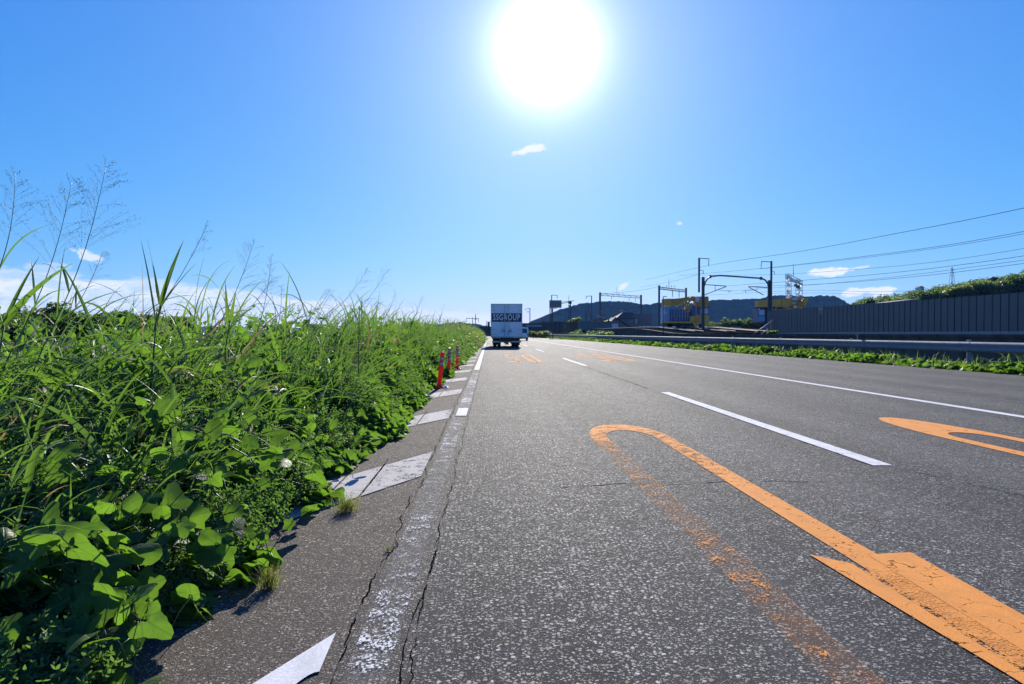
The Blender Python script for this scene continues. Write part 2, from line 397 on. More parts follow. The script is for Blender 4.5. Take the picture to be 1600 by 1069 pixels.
def pill(x0, x1, y0, y1, wx, wy, rx, ry, n=10):
    """a road numeral 0: two legs and rounded ends"""
    out, inn = [], []
    def ring(x0, x1, y0, y1, rx, ry):
        pts = []
        for cx, cy, a in ((x1 - rx, y1 - ry, 0), (x0 + rx, y1 - ry, 90), (x0 + rx, y0 + ry, 180), (x1 - rx, y0 + ry, 270)):
            pts += [(cx + rx * math.cos(R(a + 90 * k / n)), cy + ry * math.sin(R(a + 90 * k / n))) for k in range(n + 1)]
        return pts
    o_ = ring(x0, x1, y0, y1, rx, ry); i_ = ring(x0 + wx, x1 - wx, y0 + wy, y1 - wy, max(.02, rx - wx), max(.05, ry - wy))
    def dense(r):
        q = []
        for i in range(len(r)):
            a, b = r[i], r[(i + 1) % len(r)]; m_ = max(1, 14 if abs(a[1] - b[1]) > 1 else 1)
            q += [(a[0] + (b[0] - a[0]) * t / m_, a[1] + (b[1] - a[1]) * t / m_) for t in range(m_)]
        return q
    # same number of points on both rings
    o2, i2 = [], []
    for k in range(len(o_)):
        a, b = o_[k], o_[(k + 1) % len(o_)]; c, d = i_[k], i_[(k + 1) % len(i_)]
        m_ = 16 if abs(a[1] - b[1]) > 1 else 1
        for t in range(m_):
            o2.append((a[0] + (b[0] - a[0]) * t / m_, a[1] + (b[1] - a[1]) * t / m_)); i2.append((c[0] + (d[0] - c[0]) * t / m_, c[1] + (d[1] - c[1]) * t / m_))
    o2.append(o2[0]); i2.append(i2[0])
    return o2, i2

# lane lines
marking("lane_line", [rect(2.90, 3.05, y, y + 6, 24) for y in (4.72,)], M["white_line"], wear=.24)
marking("lane_line", [rect(2.91, 3.05, y, y + 6, 12) for y in (-10.2, 19.6, 34.6, 49.6, 64.6, 79.6, 94.6, 109.6, 124.6)], M["white_line"], wear=.12)
marking("lane_line", [([(6.31, y) for y in RY], [(6.46, y) for y in RY])], M["white_line"], wear=.10)
# the edge line: whole far ahead, flaked to scraps near the camera
marking("edge_line", [([(-.405, y) for y in RY if y >= 16], [(-.265, y) for y in RY if y >= 16])], M["white_line"], wear=.08)
marking("edge_line", [([(-.405, y) for y in np.arange(7.75, 8.55, .05)], [(-.275, y) for y in np.arange(7.75, 8.55, .05)])], M["white_line"], wear=.1)
def edge_wear(x, y):
    base = .635 + .05 * math.sin(y * 5.1) + .06 * math.sin(y * 1.7 + 1)
    if 1.95 < y < 2.5: base = .54 + .06 * math.sin(y * 23)
    return base + (.12 if y < 1.9 else 0) - .10 * sstep(3, 12, y)
yy = [y for y in np.arange(1.0, 16.0, .04) if not 7.72 < y < 8.58]
y_a = [y for y in yy if y < 7.72]; y_b = [y for y in yy if y > 8.58]
marking("edge_line", [([(-.425, y) for y in y_a], [(-.30, y) for y in y_a]), ([(-.41, y) for y in y_b], [(-.265, y) for y in y_b])], M["white_flake"], z=.001, wear=edge_wear)
# slanted hatch bars on the shoulder
bars = []
for k in range(13):
    yr = 5.40 + 3.06 * k
    for (xa, xb) in ((-1.75, -1.0), (-.985, -.80), (-.785, -.475)):
        t = np.linspace(0, 1, 9)
        f = lambda x: yr + (x + .475) * 1.75
        a = [(xa + (xb - xa) * q, f(xa + (xb - xa) * q) - .92 - (.0 if xb < -.9 else 0)) for q in t]; b = [(xa + (xb - xa) * q, f(xa + (xb - xa) * q)) for q in t]
        bars.append((a, b))
marking("hatch_marking", bars, M["white_old"], wear=lambda x, y: .27 + .07 * math.sin(x * 9 + y * 3) + (.10 if x > -.52 else 0))
t = np.linspace(0, 1, 16)
marking("hatch_marking", [([(-.70 + .2 * q, 1.60 + .28 * q + .03 * math.sin(q * 9)) for q in t], [(-.70 + .19 * q, 1.78 + .36 * q) for q in t])], M["white_line"], wear=.02)

# orange speed numerals
def zero(x0, x1, y0, y1, w=.17, e=.9): return pill(x0, x1, y0, y1, w, e, (x1 - x0) * .5, min(1.6, (y1 - y0) * .25))
def five(x0, x1, y0, y1, w=.16, e=.9):
    ym = y0 + (y1 - y0) * .56
    return [rect(x0, x1, y1 - e, y1, 4), rect(x0, x0 + w, ym - e * .2, y1 - e, 6), rect(x0 + w, x1 - .06, ym - e * .4, ym + e * .4, 4), rect(x1 - w, x1, y0 + e * .6, ym - e * .4, 6), rect(x0, x1 - .05, y0, y0 + e, 4)]
far_wear = lambda x, y: .30 + .05 * math.sin(x * 7 + y)
marking("speed_numeral", [zero(1.40, 1.92, 22.0, 30.0)] , M["orange"], wear=lambda x, y: .36)
marking("speed_numeral", five(.68, 1.15, 22.0, 30.0), M["orange"], wear=lambda x, y: .38)
marking("speed_numeral", [zero(4.88, 5.42, 22.6, 31.0)], M["orange"], wear=lambda x, y: .36)
marking("speed_numeral", five(4.10, 4.62, 22.6, 31.0), M["orange"], wear=lambda x, y: .38)
# the close ones: a long 0 with a worn left leg, and the fresher repaint over its right leg
def zero_wear(x, y):
    if y > 6.35: return .33
    if x < 1.36: return .63 + .06 * math.sin(y * 4) - .22 * sstep(5.0, 6.3, y)
    return .22 + .16 * sstep(3.9, 4.9, y) - .0
marking("speed_numeral", [pill(.975, 1.75, -1.2, 6.95, .155, .42, .37, .95)], M["orange"], wear=zero_wear)
t = np.linspace(0, 1, 40)
marking("speed_numeral", [([(1.440 + .075 * min(1, q * 4), 2.82 - 4.2 * q) for q in t], [(1.568, 2.70 - 4.2 * q) for q in t])], M["orange"], z=.0056, wear=.10)
marking("speed_numeral", [([(1.570, 2.62 - 4.2 * q) for q in t], [(1.70 - .03 * min(1, q * 4), 2.62 - 4.2 * q) for q in t])], M["orange"], z=.0048, wear=lambda x, y: .44 + .04 * math.sin(9 * y))
marking("speed_numeral", [([(1.70 - .03 * min(1, q * 4), 2.81 - 4.2 * q) for q in t], [(1.915 - .045 * min(1, q * 4), 2.83 - 4.2 * q) for q in t])], M["orange"], z=.0056, wear=.11)
marking("speed_numeral", [pill(4.34, 5.04, -.6, 7.42, .15, 1.15, .34, 1.5)], M["orange"], wear=.06)

# cracks: thin broken ribbons
m = Mat("crack_dark"); m.col((.006, .0055, .005)).set(rough=1.0, spec=0.0); M["crack"] = m.m
def crack(pts, w, z=.0012, jit=.008, step=.014):
    V = []; Q = []; k = 0
    for (x0, y0), (x1, y1) in zip(pts, pts[1:]):
        n = max(2, int(math.hypot(x1 - x0, y1 - y0) / step)); dx, dy = (x1 - x0), (y1 - y0); ln = math.hypot(dx, dy); nx_, ny_ = -dy / ln, dx / ln
        wob = 0; wl = .6
        for i in range(n + 1):
            wob = wob * .93 + random.gauss(0, jit * .33); wl = .8 * wl + .2 * (.15 + 1.2 * random.random() ** 1.5); t = i / n
            ww = w * wl * .9 * (0.25 if math.sin(x0 * 40 + i * .21) > .55 else 1)
            x, y = x0 + dx * t + nx_ * wob, y0 + dy * t + ny_ * wob
            V += [(x - nx_ * ww / 2 + shift(y), y - ny_ * ww / 2, z), (x + nx_ * ww / 2 + shift(y), y + ny_ * ww / 2, z)]
            if i: Q.append((k - 2, k - 1, k + 1, k))
            k += 2
    o = np_mesh("road_crack", V, Q, mat=M["crack"], smooth=False); return tag(o, kind="structure")
crack([(-.455, 1.0), (-.46, 4), (-.465, 9), (-.46, 20), (-.46, 60)], .008, jit=.011)
crack([(-.24, 1.0), (-.25, 4), (-.245, 8), (-.24, 20)], .006, jit=.009)
crack([(-.245, 1.4), (-.27, 2.2), (-.24, 3.1)], .008, jit=.008)
crack([(2.87, 11.4), (2.88, 14), (2.87, 19.6)], .05, jit=.006)
crack([(2.89, 4.7), (2.885, 10.7)], .02, jit=.004)
crack([(3.06, 4.5), (3.25, 3.9), (3.45, 3.3)], .012)
crack([(.45, 4.12), (.9, 4.22), (1.25, 4.18), (1.75, 4.27), (2.3, 4.2)], .013, jit=.010)
crack([(-.45, 2.62), (-.3, 2.6), (-.2, 2.64)], .008)
crack([(3.6, 5.2), (4.1, 4.8), (4.5, 4.75)], .008)
crack([(7.2, 9.4), (8.2, 9.1), (8.9, 8.95)], .012)
crack([(-.9, 17.8), (6, 17.9)], .012, jit=.006)
crack([(-.79, 4.05), (-.80, 5.1)], .016); crack([(-1.0, 3.6), (-.95, 4.2), (-.8, 4.35)], .012); crack([(-.80, 7.3), (-.79, 8.2)], .014)

# ------------------------------------------------------------------ vegetation on the left bank
def foliage(name, top, under, dry=None, trans=.45, rough=.42, spec=.5, transcol=None, veins=False):
    """leaf: glossy upper skin plus light that comes through; 'tint' varies each leaf's own green"""
    m = Mat(name); t = m.attr("tint"); n = m.noise(30, 3); g = m.n("ShaderNodeNewGeometry")
    c = m.mix(t, tuple(k * .62 for k in top), tuple(k * 1.35 for k in top))
    if dry: c = m.mix(m.rng(t, .93, .97), c, dry)
    c = m.mix(m.math("MULTIPLY", m.rng(n, .4, .75), .35), c, tuple(k * .6 for k in top))
    if veins:                            # ribs fanning from the stalk, blotches and a few eaten spots
        lx, ly = m.attr("leaf_x"), m.math("SUBTRACT", m.attr("leaf_y"), .03); rr = m.math("SQRT", m.math("ADD", m.math("MULTIPLY", lx, lx), m.math("MULTIPLY", ly, ly)))
        a_ = m.math("ARCTAN2", m.math("ABSOLUTE", lx), ly); dv = m.math("MULTIPLY", m.math("SINE", m.math("PINGPONG", a_, .40)), rr)
        vn = m.rng(dv, .012, .036, 1, 0); sec = m.rng(m.math("PINGPONG", m.math("ADD", rr, m.math("MULTIPLY", dv, -1.1)), .065), .0, .018, .5, 0)
        vn = m.math("MAXIMUM", vn, sec); c = m.mix(m.math("MULTIPLY", vn, .5), c, tuple(k * 1.9 + .02 for k in top)); hs = m.noise(26, 2)
        c = m.mix(m.rng(m.noise(55, 3), .66, .72, 0, .55), c, (.16, .12, .05))
        m.bump(m.math("MULTIPLY_ADD", vn, -1.0, m.math("MULTIPLY", hs, 1.6)), .5, .004)
    c2 = m.mix(g.outputs["Backfacing"], c, m.mix(.6, c, under))
    m.col(c2); m.set(rough=m.rng(n, .3, .7, rough - .08, rough + .12), spec=spec)
    tl = m.n("ShaderNodeBsdfTranslucent"); tcx = m.mix(t, transcol, tuple(k * 1.3 for k in transcol))
    if veins: tcx = m.mix(m.math("MULTIPLY", vn, .45), tcx, tuple(k * .45 for k in transcol)); tcx = m.mix(m.rng(m.noise(18, 3), .35, .7, 0, .5), tcx, tuple(k * .55 for k in transcol))
    if dry: tcx = m.mix(m.rng(t, .93, .97), tcx, tuple(k * .8 for k in dry))
    m.l(tcx, tl.inputs[0])
    mx = m.n("ShaderNodeMixShader"); mx.inputs[0].default_value = trans
    m.l(m.b.outputs[0], mx.inputs[1]); m.l(tl.outputs[0], mx.inputs[2]); m.l(mx.outputs[0], m.o.inputs[0])
    return m.m
M["vine_leaf"] = foliage("vine_leaf", (.048, .110, .022), (.10, .15, .06), (.34, .27, .12), .47, .58, .32, (.150, .300, .022), True)
M["grass_blade"] = foliage("grass_blade", (.060, .120, .028), (.08, .13, .04), (.36, .24, .11), .40, .50, .62, (.140, .265, .030))
M["mugwort"] = foliage("mugwort_leaf", (.066, .112, .042), (.15, .18, .11), None, .40, .6, .3, (.13, .25, .035))
M["far_weeds"] = foliage("far_weeds", (.070, .120, .032), (.12, .15, .06), (.30, .22, .13), .40, .5, .4, (.19, .30, .04))
M["stem"] = foliage("green_stem", (.085, .115, .045), (.08, .11, .04), None, .15, .45, .5, (.15, .22, .05))
M["seed"] = foliage("seed_head", (.24, .20, .16), (.24, .20, .16), None, .3, .6, .3, (.30, .22, .14))
M["tuft"] = foliage("dry_tuft", (.095, .115, .032), (.11, .12, .05), (.30, .20, .09), .4, .6, .3, (.25, .29, .05))

def weed_h(x, y):
    """height of the weeds' upper surface above the road"""
    x = np.asarray(x, float) - np.array([shift(v) for v in np.atleast_1d(y)]).reshape(np.shape(y)) if np.ndim(y) else x - shift(y)
    e = edge_x(y)
    d = np.maximum(0, e - x)
    h = .95 * (1 - np.exp(-d / .70)) + .06 * np.minimum(d, 3) / 3
    h = h * (1 + .09 * np.sin(np.asarray(y) * 1.3 + 2 * d) + .07 * np.sin(np.asarray(y) * .53 + 3 * d) + .06 * np.sin(np.asarray(y) * 3.1 + 1))
    lowcut = .42 + .58 * np.clip((np.asarray(y) - 1.7) / 1.6, 0, 1)
    return h * lowcut * (1 + .34 * np.clip((np.asarray(y) - 4.5) / 6, 0, 1) + .14 * np.clip((np.asarray(y) - 18) / 40, 0, 1))
def edge_x(y):
    y = np.asarray(y, float)
    return -.98 + .055 * np.sin(y * 2.2) + .05 * np.sin(y * .9 + 1) + .03 * np.sin(y * 5.3) - .04 * np.exp(-((y - 8) / 4) ** 2) + .22 * np.clip((y - 15) / 25, 0, 1) + .25 * np.clip((y - 40) / 30, 0, 1)
def vshift(y): return -np.maximum(0, np.asarray(y) - 70.0) ** 2 / 3800.0

# a litter mound added inside the weeds, coloured dark for their shaded gaps
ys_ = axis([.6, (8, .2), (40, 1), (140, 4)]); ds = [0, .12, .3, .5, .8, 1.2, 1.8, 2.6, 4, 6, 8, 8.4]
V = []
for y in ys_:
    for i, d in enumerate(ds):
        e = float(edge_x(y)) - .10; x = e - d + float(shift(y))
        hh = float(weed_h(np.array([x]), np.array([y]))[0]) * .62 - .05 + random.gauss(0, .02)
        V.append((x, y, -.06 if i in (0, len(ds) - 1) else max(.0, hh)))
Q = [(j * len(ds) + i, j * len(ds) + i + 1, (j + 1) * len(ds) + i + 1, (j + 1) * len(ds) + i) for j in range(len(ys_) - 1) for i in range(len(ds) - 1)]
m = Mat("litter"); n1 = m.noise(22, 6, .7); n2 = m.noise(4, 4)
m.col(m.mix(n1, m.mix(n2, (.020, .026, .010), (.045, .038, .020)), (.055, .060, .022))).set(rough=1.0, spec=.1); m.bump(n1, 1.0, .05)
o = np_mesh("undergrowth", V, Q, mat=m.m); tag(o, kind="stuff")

def frames(nrm, roll):
    """rotation matrices (N,3,3): columns = leaf x, leaf y (tip), normal"""
    nrm = nrm / np.linalg.norm(nrm, axis=1, keepdims=True)
    a = np.zeros_like(nrm); a[:, 2] = 1; bad = np.abs(nrm[:, 2]) > .97; a[bad] = (0, 1, 0)
    u = np.cross(a, nrm); u /= np.linalg.norm(u, axis=1, keepdims=True); v = np.cross(nrm, u)
    c, s = np.cos(roll)[:, None], np.sin(roll)[:, None]
    return np.stack([u * c + v * s, -u * s + v * c, nrm], axis=2)
def scatter(tv, faces, pos, rot, size, extra=None):
    """copies of a template (T,3) at N places -> verts, faces"""
    n, T = len(pos), len(tv)
    t = np.broadcast_to(tv[None], (n, T, 3)) * size[:, None, None] if np.ndim(size) == 1 else tv[None] * size[:, None, :]
    if extra is not None: t = extra(t.copy())
    V = np.einsum("nij,ntj->nti", rot, t) + pos[:, None, :]
    off = (np.arange(n) * T)[:, None, None]
    return V.reshape(-1, 3), [(f[None] + off).reshape(-1, f.shape[1]) if len(f) else np.zeros((0, 3), int) for f in faces]

def lobed_leaf(kind):
    """outline of a lobed vine leaf; stalk at the origin, tip along +y; unit length about 1"""
    nA = 26; th = np.linspace(-math.pi * .93, math.pi * .93, nA)            # angle from the tip direction
    if kind == 0:    r = .47 + .17 * np.cos(3 * th) + .05 * np.cos(6 * th) + .09 * np.cos(th)      # three strong lobes
    elif kind == 1:  r = .52 + .10 * np.cos(5 * th) + .07 * np.cos(th)                              # shallow five lobes
    else:            r = .46 + .20 * np.maximum(0, np.cos(th)) ** 2 + .05 * np.cos(2 * th)         # egg-shaped leaflet
    r = r * (1 + .025 * np.sin(9 * th)); cx, cy = 0, .34
    out = np.stack([r * np.sin(th), cy + r * np.cos(th) * .95], 1)
    base = np.array([[0, .04]])
    def z(p): return -.16 * np.abs(p[:, 0]) ** 1.2 - .12 * (p[:, 1] - .35) ** 2 + .04 * np.sin(7 * p[:, 0] + 4 * p[:, 1])
    ring = (out - [cx, cy]) * .52 + [cx, cy]
    P2 = np.concatenate([[[cx, cy]], ring, out, base]); zz = z(P2) + np.where(np.abs(P2[:, 0]) < .02, -.03, 0)
    tv = np.concatenate([P2, zz[:, None]], 1)
    tr = [(0, 1 + i + 1, 1 + i) for i in range(nA - 1)] + [(0, 1, nA)]
    b = 1 + 2 * nA
    tr += [(b, 1 + nA, 1), (b, 1, nA), (b, nA, 2 * nA)]
    qd = [(1 + i, 1 + i + 1, 1 + nA + i + 1, 1 + nA + i) for i in range(nA - 1)]
    return tv, np.array(qd), np.array(tr)
def small_leaf():
    tv = np.array([(0, 0, 0), (.28, .35, -.03), (-.28, .35, -.03), (0, .4, .04), (.2, .7, -.05), (-.2, .7, -.05), (0, 1, -.10)])
    return tv, np.array([(0, 1, 3, 3)])[:0].reshape(0, 4), np.array([(0, 1, 3), (0, 3, 2), (1, 4, 3), (3, 5, 2), (3, 4, 6), (3, 6, 5)])
LEAVES = [lobed_leaf(k) for k in range(3)]

def join(parts):
    V = []; Q = []; T = []; A = []; k = 0
    for v, q, t, a in parts:
        V.append(v); Q.append(q + k); T.append(t + k); A.append(a); k += len(v)
    return np.concatenate(V), np.concatenate(Q).astype(int), np.concatenate(T).astype(int), np.concatenate(A)

def sample_bank(n, y0, y1, lo, hi, dmax=5.0, dmean=1.0, logy=True, dmin=0.0, clump=0.0, ph=0.0):
    y = y0 * (y1 / y0) ** rng.random(n) if logy else rng.uniform(y0, y1, n)
    d = np.minimum(dmin * rng.uniform(.6, 1.1, n) + rng.exponential(dmean, n), dmax)
    x = edge_x(y) - d + vshift(y) + .03
    if clump:                            # plants stand in clumps, dark gaps between them
        s_ = np.maximum(1, y / 5.0); f = np.sin(x * 7.1 / s_ + ph) + np.sin(y * 5.3 / s_ + 2 * ph + 2 * np.sin(x * 3.1 / s_)) + .8 * np.sin((x + y) * 11.7 / s_ + 3 * ph)
        k = f + rng.normal(0, .6, n) > -clump; y, d, x = y[k], d[k], x[k]; n = len(y)
    h = weed_h(x, y); z = h * rng.uniform(lo, hi, n)
    return np.stack([x, y, np.maximum(z, .015)], 1), d, h
def sun_normals(n, spread=.62, sunw=.25):
    v = rng.normal(0, spread, (n, 3)); v[:, 2] = np.abs(v[:, 2]) * .6 + .5; k = rng.random(n)
    v[:, 1] += np.where(k < .38, .95, np.where(k < .66, -.85, 0)); v[:, 0] += np.where(k > .8, .5, 0)
    return v + np.array(SUN)[None] * sunw

def vine_mesh(name, groups, mat, label=None):
    parts = []
    for pos, size, nrm in groups:
        n = len(pos); kinds = rng.integers(0, 3, n)
        rot = frames(nrm, rng.uniform(0, 2 * math.pi, n)); tint = rng.random(n) ** 1.3 * .94 + .06 * (rng.random(n) < .03)
        fold = rng.uniform(-.5, .35, n)
        for k in range(3):
            s = kinds == k
            if not s.any(): continue
            tv, q, t = LEAVES[k]
            def bend(tt, f=fold[s], sz=size[s]):
                tt[:, :, 2] += f[:, None] * np.abs(tt[:, :, 0]) - .5 * np.abs(f[:, None]) * np.maximum(0, tt[:, :, 1] - .3 * sz[:, None]); return tt
            Vv, (qq, ttt) = scatter(tv, (q, t), pos[s], rot[s], size[s], bend)
            parts.append((Vv, qq, ttt, np.stack([np.repeat(tint[s], len(tv)), np.tile(tv[:, 0], s.sum()), np.tile(tv[:, 1], s.sum())], 1)))
    V, Qd, T, A = join(parts)
    o = np_mesh(name, V, Qd, T, mat, attrs={"tint": A[:, 0], "leaf_x": A[:, 1], "leaf_y": A[:, 2]}); return o

def blades(pos, azim, lean, curl, length, width, nseg=8, three=True, tint=None):
    """arching grass blades, vectorised: centre line bends over with its own curl"""
    n = len(pos); s = np.linspace(0, 1, nseg + 1)
    th = lean[:, None] + curl[:, None] * s[None] ** 1.6
    ds = (length / nseg)[:, None]
    hx = np.concatenate([np.zeros((n, 1)), np.cumsum(np.sin((th[:, 1:] + th[:, :-1]) / 2) * ds, 1)], 1)
    hz = np.concatenate([np.zeros((n, 1)), np.cumsum(np.cos((th[:, 1:] + th[:, :-1]) / 2) * ds, 1)], 1)
    dx, dy = np.cos(azim)[:, None], np.sin(azim)[:, None]
    drift = rng.normal(0, .05, n)[:, None] * s[None] ** 2 * length[:, None]
    C = np.stack([pos[:, :1] + hx * dx - drift * dy, pos[:, 1:2] + hx * dy + drift * dx, pos[:, 2:] + hz], 2)
    prof = np.minimum(1, .45 + 3 * s) * (1 - s ** 2.2) + .02
    tw = rng.normal(0, .5, n)[:, None] + rng.normal(0, .9, n)[:, None] * s[None]
    side = np.stack([-dy * np.cos(tw) + dx * np.sin(tw) * np.cos(th), dx * np.cos(tw) + dy * np.sin(tw) * np.cos(th), -np.sin(tw) * np.sin(th)], 2)
    w = (width[:, None] * prof[None] / 2)[:, :, None]
    nrm = np.stack([-np.cos(th) * dx, -np.cos(th) * dy, np.sin(th)], 2)
    if three:
        V = np.stack([C - side * w, C - nrm * w * .45, C + side * w], 2); k = 3
    else:
        V = np.stack([C - side * w, C + side * w], 2); k = 2
    V = V.reshape(n, -1, 3)
    base = np.array([(i * k + j, i * k + j + 1, (i + 1) * k + j + 1, (i + 1) * k + j) for i in range(nseg) for j in range(k - 1)])
    Qd = (base[None] + (np.arange(n) * V.shape[1])[:, None, None]).reshape(-1, 4)
    tint = rng.random(n) ** 1.1 if tint is None else tint
    return V.reshape(-1, 3), Qd, np.zeros((0, 3), int), np.repeat(tint, V.shape[1])

# --- leafy vines over the front of the bank
g = []
pos, d, h = sample_bank(11500, 1.0, 9, .50, .98, 4.0, .85, clump=.15); g.append((pos, .035 + .085 * rng.random(len(pos)) ** 1.8 + .03 * (rng.random(len(pos)) < .1), sun_normals(len(pos))))
pos, d, h = sample_bank(25000, 4.5, 30, .45, .98, 4.0, .75, clump=.30, ph=1); g.append((pos, .05 + .085 * rng.random(len(pos)) ** 1.3, sun_normals(len(pos))))
pos, d, h = sample_bank(22000, 18, 130, .35, 1.05, 4.0, .7, clump=1.0); g.append((pos, rng.uniform(.07, .15, len(pos)), sun_normals(len(pos))))
o = vine_mesh("vines", g, M["vine_leaf"]); tag(o, kind="stuff")
# --- fine mugwort sprigs filling between
def sprig():
    tv = []; tr = []
    sl_v, _, sl_t = small_leaf()
    for i in range(9):
        f = i / 8; z = f
        for sgn in (-1, 1):
            a = sgn * (1.0 - .25 * f) + random.gauss(0, .15); ln = .30 * (1.1 - .55 * f)
            v = sl_v * [ln * .75, ln, ln]; c, s = math.cos(a), math.sin(a)
            w = np.stack([v[:, 0] * c + v[:, 1] * s, v[:, 2] + .25 * v[:, 1] * (i % 3 - 1), -v[:, 0] * s + v[:, 1] * c * .8], 1) + [0, 0, z]
            rz = i * 1.9; c, s = math.cos(rz), math.sin(rz); w = np.stack([w[:, 0] * c - w[:, 1] * s, w[:, 0] * s + w[:, 1] * c, w[:, 2]], 1)
            tr.append(sl_t + len(tv) * 7); tv.append(w)
    return np.concatenate(tv), np.zeros((0, 4), int), np.concatenate(tr)
parts = []
for y0, y1, n, s0, s1, lo in ((1.6, 8, 10000, .045, .13, .25), (6, 30, 8500, .08, .20, .3)):
    pos, d, h = sample_bank(n, y0, y1, lo, .93, 4, .6, clump=.5, ph=2.2, dmin=.13); n = len(pos); tv, q, t = sprig()
    nr = rng.normal(0, .5, (n, 3)); nr[:, 2] = 1; nr[:, 0] += .25
    Vv, (qq, tt) = scatter(tv, (q, t), pos, frames(nr, rng.uniform(0, 6.28, n)), rng.uniform(s0, s1, n))
    parts.append((Vv, qq.reshape(0, 4), tt, np.repeat(rng.random(n), len(tv))))
V, Qd, T, A = join(parts)
o = np_mesh("mugwort", V, Qd, T, M["mugwort"], attrs={"tint": A}, smooth=False); tag(o, kind="stuff")
# --- grass blades
parts = []
def grass(n, y0, y1, lo, hi, dmean, l0, l1, w0, w1, nseg, three, lean0=.05, lean1=.9, dmin=0.0):
    pos, d, h = sample_bank(n, y0, y1, lo, hi, 5.5, dmean, dmin=dmin, clump=.9, ph=4.0); n = len(pos)
    az_ = rng.uniform(0, 6.28, n); az_ = np.where(rng.random(n) < .45, rng.normal(.15, .7, n), az_)      # many lean out towards the road
    return blades(pos, az_, rng.uniform(lean0, lean1, n), rng.gamma(3, .42, n), rng.uniform(l0, l1, n), rng.uniform(w0, w1, n), nseg, three)
parts.append(grass(2700, 2.0, 7, .45, .97, .9, .20, .55, .006, .016, 9, True, .2, 1.3, dmin=.60))
parts.append(grass(900, 2.4, 12, .5, .98, 1.0, .30, .70, .014, .032, 11, True, .2, 1.2, dmin=.6))
parts.append(grass(950, 5, 25, .5, 1.0, .8, .22, .60, .010, .026, 7, True, .1, 1.0, dmin=.35))
parts.append(grass(2300, 14, 70, .4, 1.02, .9, .25, .60, .014, .034, 5, False, dmin=.05))
parts.append(grass(1000, 5, 40, .7, 1.0, .8, .35, .72, .006, .013, 8, True, .0, .35, dmin=.5))
parts.append(grass(260, 6, 26, .8, 1.0, .7, .55, .95, .012, .024, 9, True, .0, .30, dmin=.8))
V, Qd, T, A = join(parts)
o = np_mesh("tall_grass", V, Qd, T, M["grass_blade"], attrs={"tint": A}); tag(o, kind="stuff")
parts = [grass(4500, 40, 140, .35, 1.15, 1.2, .4, .9, .03, .05, 4, False, .0, .6)]
V, Qd, T, A = join(parts); A = np.clip(A * .6 + .42, 0, 1)
o = np_mesh("seeding_grass", V, Qd, T, M["far_weeds"], attrs={"tint": A}); tag(o, kind="stuff")

# --- runners of large vine leaves creeping onto the shoulder, each a plant of its own
def runner(label, start, end, hgt, n, s0, s1, seed, wide=.10):
    r = np.random.default_rng(seed); a = Vector(start); b = Vector(end)
    t = thing("vine_shoot", a, label, "vine", "large-leaved vine shoots creeping out of the verge")
    pts = [a.lerp(b, k / 10) + Vector((r.normal(0, .018), r.normal(0, .018), hgt * math.sin(math.pi * k / 10) + .012)) for k in range(11)]
    mb = MB().tube(pts, .0042, 6, .0022); pos = []; tips = []
    for k in range(n):
        f = (k + .5 + r.uniform(-.3, .3)) / n; i = min(9, int(f * 10)); p = pts[i].lerp(pts[i + 1], f * 10 - i)
        out = Vector((r.normal(0, wide), r.normal(0, wide), abs(r.normal(.07, .035)) + .02)); q = p + out
        mb.tube([p, p.lerp(q, .5) + Vector((0, 0, .012)), q], .0022, 5, .0014); pos.append(q)
    st = mb.build("stem", M["stem"], t, smooth=True)
    at = st.data.attributes.new("tint", "FLOAT", "POINT"); at.data.foreach_set("value", np.full(len(st.data.vertices), .6, np.float32))
    global rng
    keep, rng = rng, np.random.default_rng(seed + 5)
    nr = rng.normal(0, .30, (n, 3)); nr[:, 2] = .75; nr[:, 1] += rng.choice([-1.0, -.7, .9, 0.0], n, p=[.4, .25, .2, .15])
    for k in range(n):
        o = vine_mesh("leaf", [(np.array([pos[k]]), np.array([r.uniform(s0, s1)]), nr[k:k + 1])], M["vine_leaf"]); o.parent = t; o.matrix_parent_inverse = Matrix.Translation(-t.location)
    rng = keep
runner("large bright lobed leaves low at the lower left corner, in front of everything", (-1.50, 1.95, .20), (-1.10, 2.12, .14), .10, 22, 0.068, 0.133, 1, .08)
runner("vine shoot with pale leaves reaching onto the shoulder at the very bottom", (-1.30, 1.75, .06), (-.98, 2.0, .04), .05, 17, 0.050, 0.094, 3, .06)
runner("vine shoot with one big three-lobed leaf lying at the shoulder's edge", (-1.45, 2.3, .20), (-.98, 2.45, .05), .10, 19, 0.062, 0.133, 6, .07)
runner("vine shoot with a cream yellowish leaf over the dark gap", (-1.45, 2.7, .36), (-1.03, 2.75, .18), .08, 14, 0.050, 0.094, 9, .08)
runner("vine shoot with upright round leaves above the dark gap", (-1.55, 3.0, .58), (-1.08, 3.1, .30), .08, 19, 0.056, 0.109, 12, .09)
runner("small vine shoot climbing beside the nearer dry tuft", (-1.1, 2.7, .03), (-.90, 2.72, .03), .05, 8, 0.037, 0.070, 15, .05)
runner("leafy vine shoot hanging over the cracked hatch bar", (-1.35, 3.8, .22), (-.98, 3.85, .1), .08, 15, 0.043, 0.086, 18, .09)
runner("vine shoot spilling out beyond the cracked hatch bar", (-1.3, 4.6, .25), (-.93, 4.8, .06), .08, 15, 0.043, 0.086, 22, .09)
runner("vine shoot with a bright leaf standing out of the grass halfway up the bank", (-1.95, 4.1, .62), (-1.5, 4.2, .60), .10, 14, 0.050, 0.101, 26, .10)
runner("vine shoot lying flat just before the first red post", (-1.25, 9.2, .2), (-.92, 9.4, .06), .08, 14, 0.050, 0.094, 30, .1)

